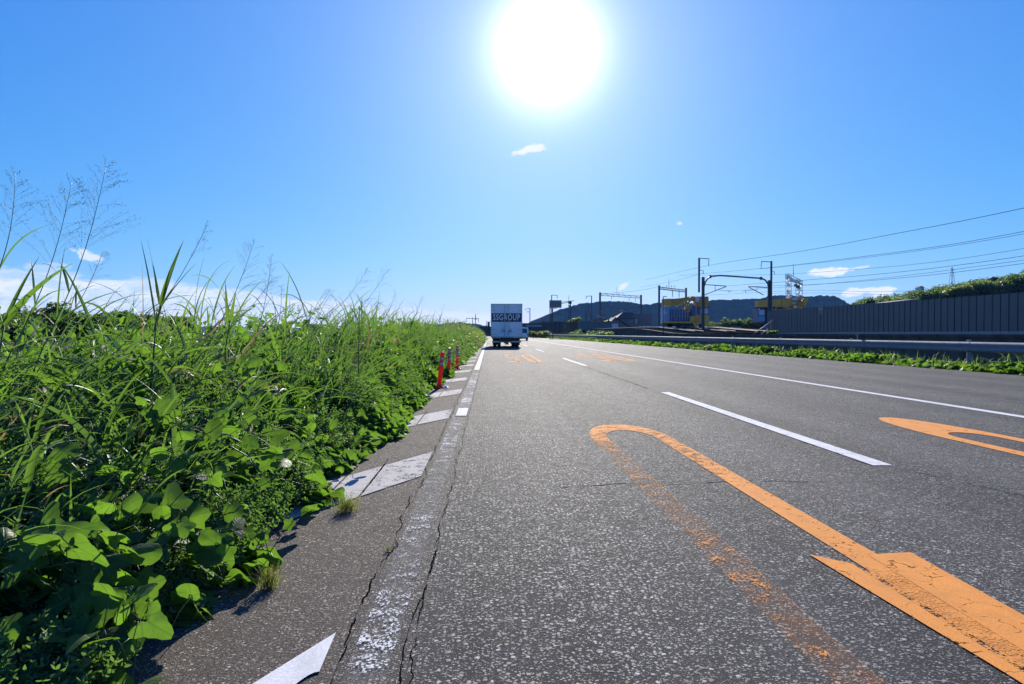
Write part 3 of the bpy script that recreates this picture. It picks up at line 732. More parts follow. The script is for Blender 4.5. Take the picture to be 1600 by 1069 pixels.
q_ = lambda a: tuple(P(*a))
runner("bright overlapping lobed leaves low down near the photo's lower left corner", q_((-30, 945, 2.05)), q_((215, 985, 2.0)), .05, 20, .085, .150, 41, .055)
runner("cluster of pale and bright vine leaves at the photo's very bottom left", q_((20, 1050, 1.80)), q_((215, 1050, 1.78)), .03, 14, .07, .125, 44, .05)
runner("row of bright lobed vine leaves above the nearer dry tuft", q_((60, 850, 2.45)), q_((345, 890, 2.45)), .05, 18, .08, .145, 47, .06)
runner("bright vine leaves at the photo's left edge above the lower corner", q_((-40, 800, 2.5)), q_((160, 830, 2.6)), .06, 14, .08, .140, 52, .07)
runner("vine leaves lit bright beside the dark gap under the grass", q_((260, 770, 3.2)), q_((470, 760, 3.3)), .06, 16, .07, .125, 55, .07)
# --- tufts of dry grass in the shoulder's seam
def tuft(label, x, y, n, hgt, spread, seed):
    r = np.random.default_rng(seed); global rng
    keep, rng = rng, r
    pos = np.stack([x + r.normal(0, spread * .3, n), y + r.normal(0, spread * .3, n), np.zeros(n)], 1)
    V, Qd, T, A = blades(pos, r.uniform(0, 6.28, n), r.uniform(.0, .5, n), r.uniform(.1, .9, n), r.uniform(.45, 1, n) * hgt, r.uniform(.0016, .0030, n), 5, False)
    rng = keep
    o = np_mesh("grass_tuft", V, Qd, T, M["tuft"], attrs={"tint": A}); tag(o, label, "grass tuft", "dry grass tufts growing on the shoulder")
tuft("sparse tan-green grass tuft on the shoulder asphalt, the nearer of the two larger ones", -.865, 2.54, 190, .115, .06, 2)
tuft("low green grass tuft at the corner of the cracked hatch bar", -.80, 3.62, 240, .125, .09, 4)
tuft("tiny grass tuft sprouting from the gutter crack", -.462, 2.95, 26, .035, .02, 7)

# --- tall grasses with open seed heads
def tall_grass(label, base, tip, panicle=.36, nb=22, bow=.05, leaves=3, seed=0, r0=.0038, name="seed_head_grass", dens=11):
    r = np.random.default_rng(seed); a = Vector(base); b = Vector(tip); gz = max(0, float(weed_h(np.array([a.x]), np.array([a.y]))[0]) * .4)
    t = thing(name, (a.x, a.y, 0), label, "tall grass", "tall seed-head grasses along the left verge")
    ax = (b - a); ln = ax.length; perp = ax.cross(Vector((0, 1, 0))).normalized()
    ptz = lambda f: a + ax * f + perp * (bow * ln * math.sin(math.pi * f))
    a0 = a - ax.normalized() * 1.0; a0.z = max(a0.z, .05)
    pts = [a0] + [ptz(k / 12) for k in range(13)]
    o = MB().tube(pts, r0, 6, .0009).build("stem", M["stem"], t, smooth=True)
    at = o.data.attributes.new("tint", "FLOAT", "POINT"); at.data.foreach_set("value", np.full(len(o.data.vertices), .5, np.float32))
    # the open seed head: fine side branches carrying small husks
    mb = MB(); hus = []; L_ = panicle * ln
    for k in range(nb):
        f = 1 - panicle + panicle * (k / nb) ** .9; p = ptz(f); side = r.uniform(0, 6.28); up = ax.normalized()
        u = perp * math.cos(side) + Vector((0, 1, 0)) * math.sin(side)
        blen = L_ * .60 * (1.12 - .9 * (k / nb)) * r.uniform(.6, 1.15)
        q = [p]; dirv = (up * r.uniform(.7, 1.1) + u * r.uniform(.5, .95)).normalized()
        for j in range(4):
            dirv = (dirv + Vector((0, 0, -.07)) + Vector(r.normal(0, .06, 3))).normalized(); q.append(q[-1] + dirv * blen / 4)
        mb.tube(q, .0005, 3, .0003)
        for j in range(dens):
            g_ = .3 + .7 * (j + r.random()) / dens; i = min(3, int(g_ * 4)); c = q[i].lerp(q[i + 1], g_ * 4 - i) + Vector(r.normal(0, .006, 3))
            dd = (dirv + Vector(r.normal(0, .3, 3))).normalized(); hl = r.uniform(.006, .011); w = dd.cross(Vector((r.normal(), r.normal(), r.normal()))).normalized() * .0013; w2 = dd.cross(w)
            mb.add([c, c + dd * hl * .45 + w, c + dd * hl * .45 + w2, c + dd * hl * .45 - w, c + dd * hl * .45 - w2, c + dd * hl],
                   [(0, 2, 1), (0, 3, 2), (0, 4, 3), (0, 1, 4), (5, 1, 2), (5, 2, 3), (5, 3, 4), (5, 4, 1)])
    if nb:
        o = mb.build("seed_head", M["seed"], t)
        at = o.data.attributes.new("tint", "FLOAT", "POINT"); at.data.foreach_set("value", np.full(len(o.data.vertices), .5, np.float32))
    global rng
    keep, rng = rng, r
    for k in range(leaves):
        p = ptz(.02 + .45 * k / max(1, leaves)); az_ = (0 if k % 2 else math.pi) + r.normal(0, .5)
        V, Qd, T, A = blades(np.array([p]), np.array([az_]), np.array([r.uniform(.25, .6)]), np.array([r.uniform(.7, 2.0)]), np.array([r.uniform(.3, .55)]), np.array([r.uniform(.008, .015)]), 12, True)
        o = np_mesh("leaf", V, Qd, T, M["grass_blade"], attrs={"tint": A}); o.parent = t; o.matrix_parent_inverse = Matrix.Translation(-t.location)
    rng = keep
TG = [  # label, base px, tip px, depth, seed head share, branches
    ("tallest seed-head grass, with a broad airy plume high at the left", (66, 545), (166, 258), 3.4, .50, 34),
    ("leaning seed-head grass just left of the tallest, with a wide drooping plume", (12, 560), (112, 285), 3.3, .46, 30),
    ("seed-head grass at the photo's left edge, tilted inward with a thin plume", (-22, 470), (24, 272), 3.5, .50, 22),
    ("low sparse seed-head grass in front of the small tilted cloud", (92, 520), (162, 392), 4.6, .42, 12),
    ("long bare leaning stalk with a tiny seed head right of the reed shoot", (165, 565), (324, 352), 4.0, .24, 9),
    ("seed-head grass with a medium plume right of the leaning stalk", (330, 530), (397, 378), 5.2, .52, 24),
    ("short seed-head grass with an open plume near the grey building", (352, 520), (428, 432), 5.6, .50, 18),
    ("upright seed-head grass with a narrow plume beside the short open one", (402, 520), (424, 402), 6.2, .46, 16),
    ("small upright seed-head grass standing over the grey building", (432, 520), (440, 446), 7.0, .45, 12),
    ("leaning seed-head grass left of the forked pair", (468, 515), (517, 452), 7.5, .40, 12),
    ("long leaning seed-head grass of the forked pair, the left one", (500, 505), (575, 420), 8.0, .42, 16),
    ("long leaning seed-head grass of the forked pair, the right one", (545, 505), (607, 420), 8.4, .45, 18),
    ("seed-head grass rising beyond the forked pair, lower and darker", (600, 500), (618, 455), 11.0, .40, 10),
    ("seed-head grass on the crest where the verge starts to fall away", (648, 495), (660, 462), 14.0, .40, 10),
    ("last seed-head grass on the crest towards the truck", (688, 498), (693, 474), 20.0, .40, 8),
]
for i, (lb, bp, tp, Y, pn, nb) in enumerate(TG):
    tall_grass(lb, P(*bp, Y), P(*tp, Y), pn, nb, random.uniform(-.06, -.02), 3, 40 + i, r0=.0024 + .0002 * Y)
def reed(label, base, joint, tips, Y, seed):
    r = np.random.default_rng(seed); a = P(*base, Y); j = P(*joint, Y); t = thing("reed_shoot", (a.x, a.y, 0), label, "reed", "broad-bladed reed shoots in the verge")
    o = MB().tube([Vector((a.x + .15 * (a.x - j.x), a.y, .1)), a, a.lerp(j, .5), j], .006, 7, .0035).build("stem", M["stem"], t, smooth=True)
    at = o.data.attributes.new("tint", "FLOAT", "POINT"); at.data.foreach_set("value", np.full(len(o.data.vertices), .4, np.float32))
    global rng
    keep, rng = rng, r
    for k, (jp, tp) in enumerate(tips):
        p = P(*jp, Y); q = P(*tp, Y + r.normal(0, .05)); v = q - p; az_ = math.atan2(v.y, v.x); lean = math.atan2(math.hypot(v.x, v.y), v.z)
        V, Qd, T, A = blades(np.array([p]), np.array([az_]), np.array([lean * .85]), np.array([lean * .35 + .02]), np.array([v.length * 1.02]), np.array([.026]), 12, True, np.array([.25]))
        o = np_mesh("leaf", V, Qd, T, M["grass_blade"], attrs={"tint": A}); o.parent = t; o.matrix_parent_inverse = Matrix.Translation(-t.location)
    rng = keep
reed("dark reed shoot with a fan of five broad upright blades against the clouds", (236, 600), (246, 480), [((243, 500), (222, 374)), ((249, 474), (232, 372)), ((249, 476), (288, 376)), ((246, 487), (306, 412)), ((240, 520), (284, 385))], 3.8, 71)
reed("short leafy reed shoot left of the forked seed-head pair", (352, 545), (360, 500), [((356, 515), (352, 438)), ((359, 505), (372, 452)), ((358, 510), (398, 480))], 4.8, 72)
reed("reed shoot whose topmost blade is bent over, near the forked pair", (560, 545), (562, 480), [((562, 484), (561, 478)), ((562, 482), (548, 492)), ((562, 482), (580, 520)), ((560, 500), (540, 470))], 6.5, 73)
reed("curving reed shoot at the photo's left edge below the plumes", (-10, 600), (8, 500), [((0, 520), (60, 402)), ((5, 505), (-30, 405)), ((8, 500), (110, 412)), ((2, 515), (45, 470))], 3.2, 74)

# ------------------------------------------------------------------ hills
m = Mat("forest_hill"); p = m.pos(); v = m.vor(.075, p); n1 = m.noise(.012, 6, .65); n2 = m.noise(.25, 5, .7)
m.col(m.mix(m.rng(n1, .35, .65), m.mix(n2, (.004, .012, .005), (.034, .050, .020)), m.mix(v.outputs["Distance"], (.006, .014, .006), (.050, .055, .025)))).set(rough=1.0, spec=0.0)
m.bump(m.math("ADD", v.outputs["Distance"], n2), .5, 4.0); M["forest"] = m.m
def hnoise(a, b):
    return (math.sin(a * 1.3 + b) + .6 * math.sin(a * 2.9 - b * 1.7) + .4 * math.sin(a * 6.1 + b * 2.3)) / 2
def ridge(name, prof, D, depth, rise=1.0, nx=220, ny=26, seed=0, rough=1.0, mat=None, lin=False):
    """a wooded ridge whose crest follows (px, py) at about D metres; slopes run down towards the road and beyond"""
    r = np.random.default_rng(seed)
    pxs = np.linspace(prof[0][0], prof[-1][0], nx); pys = np.interp(pxs, [q[0] for q in prof], [q[1] for q in prof]); V = []
    for j in range(ny):
        f = j / (ny - 1) * 1.5                       # 0 foot .. 1 crest .. 1.5 down the back
        for i in range(nx):
            d = ray(pxs[i], pys[i]); h = Vector((d.x, d.y, 0)); hl = h.length; h /= hl
            top = max(0.5, D * d.z / hl + 1.0); dist = D - depth * (1 - f)
            prof_ = (f ** .92 if lin else math.sin(f * math.pi / 2) ** 1.15) if f <= 1 else max(0, 1 - (f - 1) * 1.6)
            spur = 1 + .16 * hnoise(pxs[i] / 21 + seed, f * 3.0) * (1 - abs(1 - f)) * (f < 1) * min(1, (1 - f) * 4)
            z = top * prof_ * spur + (r.normal(0, 1.0) * rough if f > .05 else 0)
            q = h * dist; V.append((q.x, q.y, z - .6 if f > .02 else -3))
    Q = [(j * nx + i, j * nx + i + 1, (j + 1) * nx + i + 1, (j + 1) * nx + i) for j in range(ny - 1) for i in range(nx - 1)]
    o = np_mesh(name, V, Q, mat=mat or M["forest"], smooth=True); return tag(o, kind="structure")
ridge("hills", [(640, 517), (690, 505), (720, 503), (745, 506), (775, 511), (800, 512), (820, 506), (845, 495), (880, 480), (905, 473), (950, 468.5), (975, 469), (985, 470), (1000, 473), (1015, 474), (1030, 471), (1060, 474),
                (1095, 470), (1120, 467), (1150, 466), (1185, 464), (1200, 460.5), (1230, 459), (1260, 462), (1290, 459), (1305, 461), (1320, 469), (1340, 480), (1380, 500)], 1500, 120, nx=260, seed=3, rough=.9, lin=True)
ridge("hills", [(-900, 508), (-300, 506), (100, 507), (300, 510), (470, 512), (600, 514), (690, 517)], 4200, 170, nx=120, seed=5, rough=1, lin=True)
HP = [(1290, 500), (1322, 478), (1350, 470), (1370, 468), (1405, 462), (1430, 457), (1470, 452), (1500, 446), (1540, 438), (1575, 435), (1600, 428), (1660, 420), (1760, 410), (1900, 404), (2300, 420)]
ridge("hill", HP, 300, 80, nx=140, seed=8, rough=.15)

# ------------------------------------------------------------------ trees: tapered trunk with limbs, crowns of leaf clumps
M["tree_leaf"] = foliage("tree_leaf", (.042, .078, .022), (.06, .09, .03), None, .40, .55, .3, (.12, .21, .025))
M["bamboo_leaf"] = foliage("bamboo_leaf", (.095, .125, .030), (.09, .12, .03), None, .42, .5, .3, (.24, .32, .04))
M["bush_leaf"] = foliage("bush_leaf", (.070, .125, .030), (.10, .15, .05), None, .40, .5, .4, (.17, .30, .03))
m = Mat("bark"); n1 = m.noise(14, 5, .7, m.pos((1, 1, .25))); m.col(m.mix(n1, (.035, .028, .02), (.14, .11, .08))).set(rough=.95); m.bump(n1, .8, .03); M["bark"] = m.m
def clump_cloud(blobs, n, size, seed, sunbias=.3):
    """leaf faces spread through several uneven lobes: (centre, radii)"""
    r = np.random.default_rng(seed); P_ = []; w = np.array([b[1][0] * b[1][1] * b[1][2] for b in blobs]) ** .7; w /= w.sum()
    for (c, rad), k in zip(blobs, r.multinomial(n, w)):
        u = r.normal(0, 1, (k, 3)); u /= np.linalg.norm(u, axis=1, keepdims=True); rr = r.random((k, 1)) ** .45
        bump = 1 + .22 * np.sin(5 * u[:, :1] + seed) * np.cos(4 * u[:, 2:3] + 2 * u[:, 1:2])
        P_.append(np.array(c) + u * rr * np.array(rad) * bump)
    pos = np.concatenate(P_); n = len(pos); nr = r.normal(0, .7, (n, 3)); nr[:, 2] = np.abs(nr[:, 2]) + .35
    ln = size * r.uniform(.6, 1.3, n)
    tv = np.array([(0, -.5, 0), (.42, -.05, -.06), (0, .6, -.05), (-.42, -.05, -.06), (0, 0, .05)]); tr = np.array([(0, 1, 4), (1, 2, 4), (2, 3, 4), (3, 0, 4)])
    V, (T,) = scatter(tv, (tr,), pos, frames(nr, r.uniform(0, 6.28, n)), ln)
    return V, T, np.repeat(r.random(n), 5)
def tree_parts(h, w, seed, n=2600, leaf=.34, mat=None, trunk=True, squat=.62):
    r = np.random.default_rng(seed); blobs = [((0, 0, h * .62), (w * .30, w * .30, h * .26))]
    for k in range(9):
        a = k * 2.4 + r.normal(0, .4); f = r.uniform(.40, .86); rr = w * .5 * (1 - .62 * max(0, f - .5)) * r.uniform(.35, .78)
        blobs.append(((rr * math.cos(a), rr * math.sin(a), h * f), (w * r.uniform(.13, .24), w * r.uniform(.13, .24), h * r.uniform(.09, .17))))
    V, T, A = clump_cloud(blobs, n, leaf, seed)
    mb = MB()
    if trunk:
        mb.tube([(0, 0, -.3), (.03 * h * r.normal(0, .3), 0, h * .25), (0, .02 * h, h * .5), (0, 0, h * .78)], h * .028, 8, h * .006)
        for c, rad in blobs[1:7]:
            mb.tube([(0, 0, max(h * .22, c[2] - h * .25)), Vector(c) * .6 + Vector((0, 0, c[2] * .32)), c], h * .010, 5, h * .003)
    return V, T, A, mb
def make_tree(name, label, cat, loc, h, w, seed, mat, group=None, n=2600, leaf=.34):
    t = thing(name, loc, label, cat, group); V, T, A, mb = tree_parts(h, w, seed, n, leaf)
    o = np_mesh("crown", V, None, T, mat, attrs={"tint": A}, smooth=False); o.parent = t
    q = mb.build("trunk", M["bark"]); q.parent = t
    return t
def gz(x, y): return ground_z(x, y)
# dark wood beyond the left verge
LT = [(-60, 482, "dark tree cut by the photo's left edge beyond the verge"), (22, 486, "low dark tree just inside the left edge behind the plumes"), (62, 470, "tallest broad-crowned dark tree behind the plumed grasses"),
      (92, 476, "dark tree joined to the right side of the tallest one"), (128, 484, "low spreading dark tree between the tallest and the pointed one"), (168, 483, "round dark tree standing above its lower neighbours"),
      (196, 494, "low dark tree left of the last round one"), (226, 489, "round dark tree behind the foot of the reed shoot"), (258, 492, "last dark tree to the right of the wood, over the reed shoot")]
for i, (px, py, lb) in enumerate(LT):
    Y = 52 + 9 * ((i * 5) % 4); top = P(px, py, Y); base_z = -1.4
    make_tree("broadleaf_tree", lb, "tree", (top.x, top.y, base_z), (top.z - base_z) * 1.02, 5.4 + (i % 3) * 1.1, 100 + i, M["tree_leaf"], "dark trees beyond the left verge", 3000, .36)
# scrub between the verge and the wood
r_ = np.random.default_rng(77); blobs = []
for k in range(60):
    Y = r_.uniform(22, 60); x = r_.uniform(-.95, -.42) * Y - 3; blobs.append(((x, Y, -.6 + r_.uniform(0, .5)), (r_.uniform(1, 2.4), r_.uniform(1, 2.4), r_.uniform(.7, 1.5))))
V, T, A = clump_cloud(blobs, 15000, .22, 5); o = np_mesh("scrub", V, None, T, M["tree_leaf"], attrs={"tint": A}, smooth=False); tag(o, kind="stuff")
# wood on the right-hand hill: one mass, and the taller trees that stand out of it
r_ = np.random.default_rng(31); blobs = []; hx = [q[0] for q in HP]; hy = [q[1] for q in HP]
for k in range(620):
    px = r_.uniform(1310, 1960); f = r_.random(); py = np.interp(px, hx, hy); d = ray(px, py); hl = math.hypot(d.x, d.y); dist = 300 - 80 * (1 - f)
    z = max(.5, 300 * d.z / hl + 1) * math.sin(f * math.pi / 2) ** 1.15 - .6
    rr = r_.uniform(1.5, 3.0); blobs.append(((d.x / hl * dist, d.y / hl * dist, z + rr * .1), (rr, rr, rr * r_.uniform(.5, .75))))
V, T, A = clump_cloud(blobs, 90000, .55, 6); o = np_mesh("hillside_woods", V, None, T, M["tree_leaf"], attrs={"tint": A}, smooth=False); tag(o, kind="stuff")
HT = [(1352, 466, "dark round tree at the left foot of the wooded hill", 7, 0), (1402, 462, "pale green tree left of the small white house on the hill", 6, 1), (1452, 455, "dark bushy tree just right of the small white house on the hill", 7, 0),
      (1492, 447, "yellow-green bamboo-like tree below the transmission tower", 7, 1), (1512, 445, "second yellow-green tree, right of the transmission tower", 8, 1), (1533, 441, "feathery yellow-green tree midway along the hilltop", 8, 1),
      (1553, 438, "feathery yellow-green tree right of the midway one", 8, 1), (1575, 435, "dark tree before the hilltop's last rise", 8, 0), (1597, 430, "dark tree on the hilltop at the photo's right edge", 9, 0)]
for i, (px, py, lb, w, b) in enumerate(HT):
    d = ray(px, py); hl = math.hypot(d.x, d.y); dist = 262; q = EYE + d * (dist / hl); h = 10.0; w += 3
    make_tree("bamboo_tree" if b else "hill_tree", lb, "tree", (q.x, q.y, q.z - h * .92), h, w, 200 + i, M["bamboo_leaf"] if b else M["tree_leaf"], "trees standing out on the wooded hill", 2600, .62)

# ------------------------------------------------------------------ railway side: embankment wall, noise wall
m = Mat("old_concrete"); n1 = m.noise(.9, 6, .7); n2 = m.noise(14, 5, .7); st = m.noise(1.6, 4, .6, m.pos((1, 1, .08)))
m.col(m.mix(m.rng(st, .4, .7, 0, .7), m.mix(n2, (.075, .072, .066), (.12, .115, .105)), (.03, .03, .028))).set(rough=1.0, spec=.1); m.bump(n2, .5, .01); M["concrete"] = m.m
mb = MB(); yw = [-20, 60, 70, 75, 80, 85, 90, 95, 105, 120, 135, 150]
for ya, yb in zip(yw, yw[1:]):
    za, zb = ground_z(22.5 + shift(ya), ya) + .06, ground_z(22.5 + shift(yb), yb) + .06
    for x0, x1, d0, d1 in ((21.76, 22.02, None, -.14), (21.66, 22.08, -.14, 0)):
        q = [(x, y, (z if dd is not None else -1) + (dd or 0)) for dd in (d0, d1) for x, y, z in ((x0 + shift(ya), ya, za), (x1 + shift(ya), ya, za), (x1 + shift(yb), yb, zb), (x0 + shift(yb), yb, zb))]
        mb.add(q, [(3, 2, 1, 0), (4, 5, 6, 7), (0, 1, 5, 4), (1, 2, 6, 5), (2, 3, 7, 6), (3, 0, 4, 7)])
o = mb.build("retaining_wall", M["concrete"]); tag(o, "low dark concrete retaining wall below the railway, seen under the guardrail", "retaining wall")
# ballast on the embankment
m = Mat("ballast"); v = m.vor(14); n1 = m.noise(1.2, 5); m.col(m.mix(v.outputs["Distance"], m.mix(n1, (.032, .026, .022), (.055, .046, .040)), (.012, .010, .009))).set(rough=1.0, spec=.0); m.bump(v.outputs["Distance"], .5, .03); M["ballast"] = m.m
V, Q = grid([22.2, 26, 30, 34, 38, 42], axis([70, (150, 5), (240, 10)]), lambda x, y: (x + shift(y), y, gz(x + shift(y), y) + .03 + .12 * (x > 23 and x < 41)))
o = np_mesh("track_ballast", V, Q, mat=M["ballast"], smooth=False); tag(o, kind="stuff")

WX = 32.0; wy0, wy1 = 18.0, 72.6
m = Mat("noise_panel"); n1 = m.noise(.7, 5, .6, m.pos((1, 1, .3))); n2 = m.noise(9, 4)
m.col(m.mix(n1, (.068, .080, .085), (.098, .110, .112))); m.set(rough=m.rng(n2, .3, .7, .45, .65), metal=.0, spec=.4); M["noise_panel"] = m.m
M["steel_dark"] = paint("dark_steel", (.085, .085, .09), .55, .4); M["steel"] = paint("galvanised_steel", (.36, .38, .40), .42, .35, .55)
t = thing("noise_wall", (WX, (wy0 + wy1) / 2, .9), "long dark blue-grey noise wall of upright ribbed panels beside the railway", "noise wall")
mb = MB(); rb = MB(); pw = .66; n_ = int((wy1 - wy0) / pw); tops = lambda y: 3.46 + .14 * sstep(40, 72, y)
for k in range(n_):                       # panels dish in between ribs
    y = wy1 - pw * (k + .5); z0, z1 = 1.12, tops(y) + random.gauss(0, .006)
    mb.box((WX + .02 + random.gauss(0, .004), y, (z0 + z1) / 2), (.07, pw - .07, z1 - z0))
mb.build("panel", M["noise_panel"], t, bevel=.012)
for k in range(n_ + 1):
    y = wy1 - pw * k; rb.box((WX + .05, y, 2.26), (.05, .11, 2.38))
rb.build("post", M["steel_dark"], t)
MB().box((WX - .01, (wy0 + wy1) / 2, 1.02), (.16, wy1 - wy0, .18)).build("base_rail", paint("pale_rail", (.24, .25, .26), .6, .5), t)
mb = MB().box((WX + .02, (wy0 + wy1) / 2, .55), (.34, wy1 - wy0, .72)); mb.build("footing", M["concrete"], t)
# small marker lamp on the wall
t = thing("marker_lamp", PX(1283, 485, WX - .1), "small pale twin lamp fixed on top of the noise wall's left part", "lamp")
c = t.location.copy(); lg = paint("lamp_grey", (.42, .42, .42), .5, .3)
for sy in (.22, -.22): MB().box(c + Vector((0, sy, -.05)), (.08, .05, .7)).build("bracket", lg, t)
MB().box(c + Vector((-.05, 0, .1)), (.12, .5, .1)).build("lamp_head", paint("lamp_pale", (.5, .5, .48), .5, .3), t)

# stair railing and rubble at the wall's open end
t = thing("stair_railing", P(1187, 527, 71), "two pale sloping stair rails rising to the noise wall's end", "railing"); M["pale_pipe"] = paint("pale_pipe", (.50, .47, .44), .5, .3)
for a, b in (((1168, 529), (1211, 498)), ((1184, 528), (1200, 514))): MB().tube([P(*a, 71), P(*b, 71)], .055, 8).build("handrail", M["pale_pipe"], t, smooth=True)
for f in (.15, .5, .85):
    q = P(1168, 529, 71).lerp(P(1211, 498, 71), f); MB().tube([q, q + Vector((0, 0, -.9))], .035, 6).build("post", M["pale_pipe"], t)

# ------------------------------------------------------------------ guardrail on the right edge
M["rail_paint"] = paint("guardrail_white_zinc", (.20, .225, .25), .8, .45, .0, 1.2)
M["rail_paint"].node_tree.nodes["Principled BSDF"].inputs["Specular IOR Level"].default_value = .2
GX = 13.25; gy0, gy1 = 6.0, 131.0
t = thing("guardrail", (GX, 60, 0), "long grey corrugated roadside guardrail on dark posts along the right edge", "guardrail")
prof = [(.004, .760), (-.012, .765), (-.045, .742), (-.079, .690), (-.030, .640), (-.022, .615), (-.080, .580), (-.075, .535), (-.035, .500), (0, .488)]
ysg = axis([gy0, (70, 2), (gy1, 3)]); V = []
for y in ysg:
    for off in (0, .006):
        for px_, pz in prof: V.append((GX + px_ + off + shift(y), y, pz))
k = len(prof); Q = []
for j in range(len(ysg) - 1):
    for s_ in (0, 1):
        for i in range(k - 1):
            a = j * 2 * k + s_ * k + i; q = (a, a + 1, a + 2 * k + 1, a + 2 * k); Q.append(q if s_ == 0 else q[::-1])
    for i in (0, k - 1):
        a = j * 2 * k + i; Q.append((a, a + k, a + 3 * k, a + 2 * k))
o = np_mesh("beam", V, Q, mat=M["rail_paint"], smooth=True); o.parent = t; o.matrix_parent_inverse = Matrix.Translation(-t.location)
y = 17.3
post = None
while y < gy1:
    mb = MB().lathe((0, 0, 0), [(.057, -.3), (.057, .80), (.045, .815), (0.01, .82)], 14).box((-.055, 0, .63), (.06, .09, .16))
    if post is None: post = mb.build("post", M["rail_paint"], None, smooth=False); o = post
    else: o = post.copy(); col.objects.link(o)
    o.location = Vector((GX + .075 + shift(y), y, 0)) - t.location; o.parent = t; o.matrix_parent_inverse = Matrix.Identity(4)
    if int(y / 5.75) % 2:
        V_ = [(GX + a - .008 + shift(y + dy), y + dy, z) for dy in (-.17, .17) for a, z in prof]; n_p = len(prof)
        sp = np_mesh("splice", V_, [(i, i + 1, n_p + i + 1, n_p + i) for i in range(n_p - 1)], mat=M["rail_paint"]); sp.parent = t; sp.matrix_parent_inverse = Matrix.Translation(-t.location)
        for dy in (-.11, .11):
            for z in (.715, .535): MB().lathe((GX - .095 + shift(y), y + dy, z), [(0, 0), (.02, .0), (.018, .02), (0, .022)], 8, "X").build("bolt", M["steel"], t)
    y += 5.75
for y in (22.6, 14.8):                   # delineators on the beam
    q = thing("delineator", (GX, y, .75), "small orange reflector on the guardrail" if y > 20 else "small grey reflector on the guardrail near the photo's right edge", "reflector")
    MB().box((GX + .02, y, .84), (.02, .03, .18)).build("stalk", M["steel"], q)
    MB().lathe((GX + .0, y, .96), [(.0, -.012), (.045, -.012), (.05, 0), (.045, .012), (0, .014)], 16, "Y").build("reflector", paint("reflector_orange" if y > 20 else "reflector_grey", (.55, .16, .06) if y > 20 else (.4, .38, .36), .4, .2), q)

# vines along the guardrail's foot
def right_pos(n, y0, y1, x0=12.55, x1=14.2):
    y = y0 * (y1 / y0) ** rng.random(n); x = rng.triangular(x0, 13.2, x1, n); amp = .25 * (.55 + .45 * np.sin(y * .9) * np.sin(y * .37 + 1)) + .05
    amp = np.where(np.sin(y * 1.7 + 1) + np.sin(y * .61) > -.55, amp, .05); z = amp * rng.random(n) ** .6 * np.minimum(1, (x - x0 + .12) / .35); return np.stack([x + vshift(y), y, z + .01], 1)
g = []
pos = right_pos(5200, 11, 40); g.append((pos, rng.uniform(.09, .19, len(pos)), sun_normals(len(pos))))
pos = right_pos(4200, 30, 135); g.append((pos, rng.uniform(.13, .25, len(pos)), sun_normals(len(pos))))
o = vine_mesh("verge_vines", g, M["vine_leaf"]); tag(o, kind="stuff")
n = 1300; pos = right_pos(n, 11, 120); V, Qd, T, A = blades(pos, rng.uniform(0, 6.28, n), rng.uniform(0, .7, n), rng.uniform(.2, 1.4, n), rng.uniform(.2, .5, n), rng.uniform(.01, .02, n), 5, False)
o = np_mesh("verge_grass", V, Qd, T, M["far_weeds"], attrs={"tint": np.clip(A + .1, 0, 1)}); tag(o, kind="stuff")
def bush(label, px, py_top, Y, w, hgt=None, seed=0, name="bush", mat=None, n=900, leaf=.22, cat="bush", group="bushes behind the guardrail", z0=None):
    top = P(px, py_top, Y); zb = gz(top.x, top.y) if z0 is None else z0; h = max(.5, top.z - zb); r = np.random.default_rng(seed)
    bl = [((0, 0, h * .4), (w * .4, w * .4, h * .42))]
    for k in range(7):
        a = k * 2.4; bl.append(((w * .34 * math.cos(a), w * .34 * math.sin(a), h * r.uniform(.25, .72)), (w * r.uniform(.14, .24),) * 2 + (h * r.uniform(.16, .28),)))
    V, T, A = clump_cloud(bl, n, leaf, seed); t = thing(name, (top.x, top.y, zb), label, cat, group)
    o = np_mesh("foliage", V, None, T, mat or M["bush_leaf"], attrs={"tint": A}, smooth=False); o.parent = t
    mb = MB()
    for k in range(4): a = k * 1.6; mb.tube([(.05 * math.cos(a), .05 * math.sin(a), -.1), (w * .2 * math.cos(a), w * .2 * math.sin(a), h * .6)], .03, 5, .012)
    q = mb.build("stem", M["bark"]); q.parent = t
    return t
bush("light green roadside bush just right of the white van", 833, 515, 136, 3.0, seed=1, mat=M["bamboo_leaf"], leaf=.3)
bush("light green roadside bush ending where the guardrail starts", 849, 514, 134, 3.2, seed=2, mat=M["bamboo_leaf"], leaf=.3)
bush("leafy bush growing over the guardrail's far end", 899, 512, 118, 2.6, seed=3, n=1100)
bush("low green bush behind the guardrail, right of the overgrown far end", 918, 514, 112, 3.0, seed=4)
bush("low green bush behind the guardrail in front of the grey wall", 936, 513, 110, 2.8, seed=5)
bush("small green bush behind the guardrail below the ivy-covered gable", 955, 513, 108, 2.2, seed=6)
bush("green bush standing before the guardrail's far stretch", 925, 526, 98, 1.3, seed=7, z0=-.02, n=500)
bush("round dark bush on the verge before the guardrail, right of the yellow crane", 1206, 542, 29.5, .95, seed=8, z0=-.02, n=700, leaf=.12)
bush("small yellow-green shrub at the foot of the stair railing", 1207, 519, 68, 1.1, seed=9, n=500, leaf=.16, z0=.9)
for i, (px, py, w, lb) in enumerate(((1118, 498, 7, "sunlit green shrubs left part between the two yellow cranes, far behind the tracks"), (1142, 494, 7, "middle sunlit shrub between the two yellow cranes, far behind the tracks"),
                                 (1166, 492, 7, "tallest rounded shrub between the cranes, nearest the right crane"), (1179, 497, 5, "darker shrub touching the right crane's cabin from behind"))):
    bush(lb, px, py, 205, w * 1.0, seed=20 + i, n=1300, leaf=.6, mat=M["tree_leaf"], group="shrubs behind the tracks", z0=1.0)
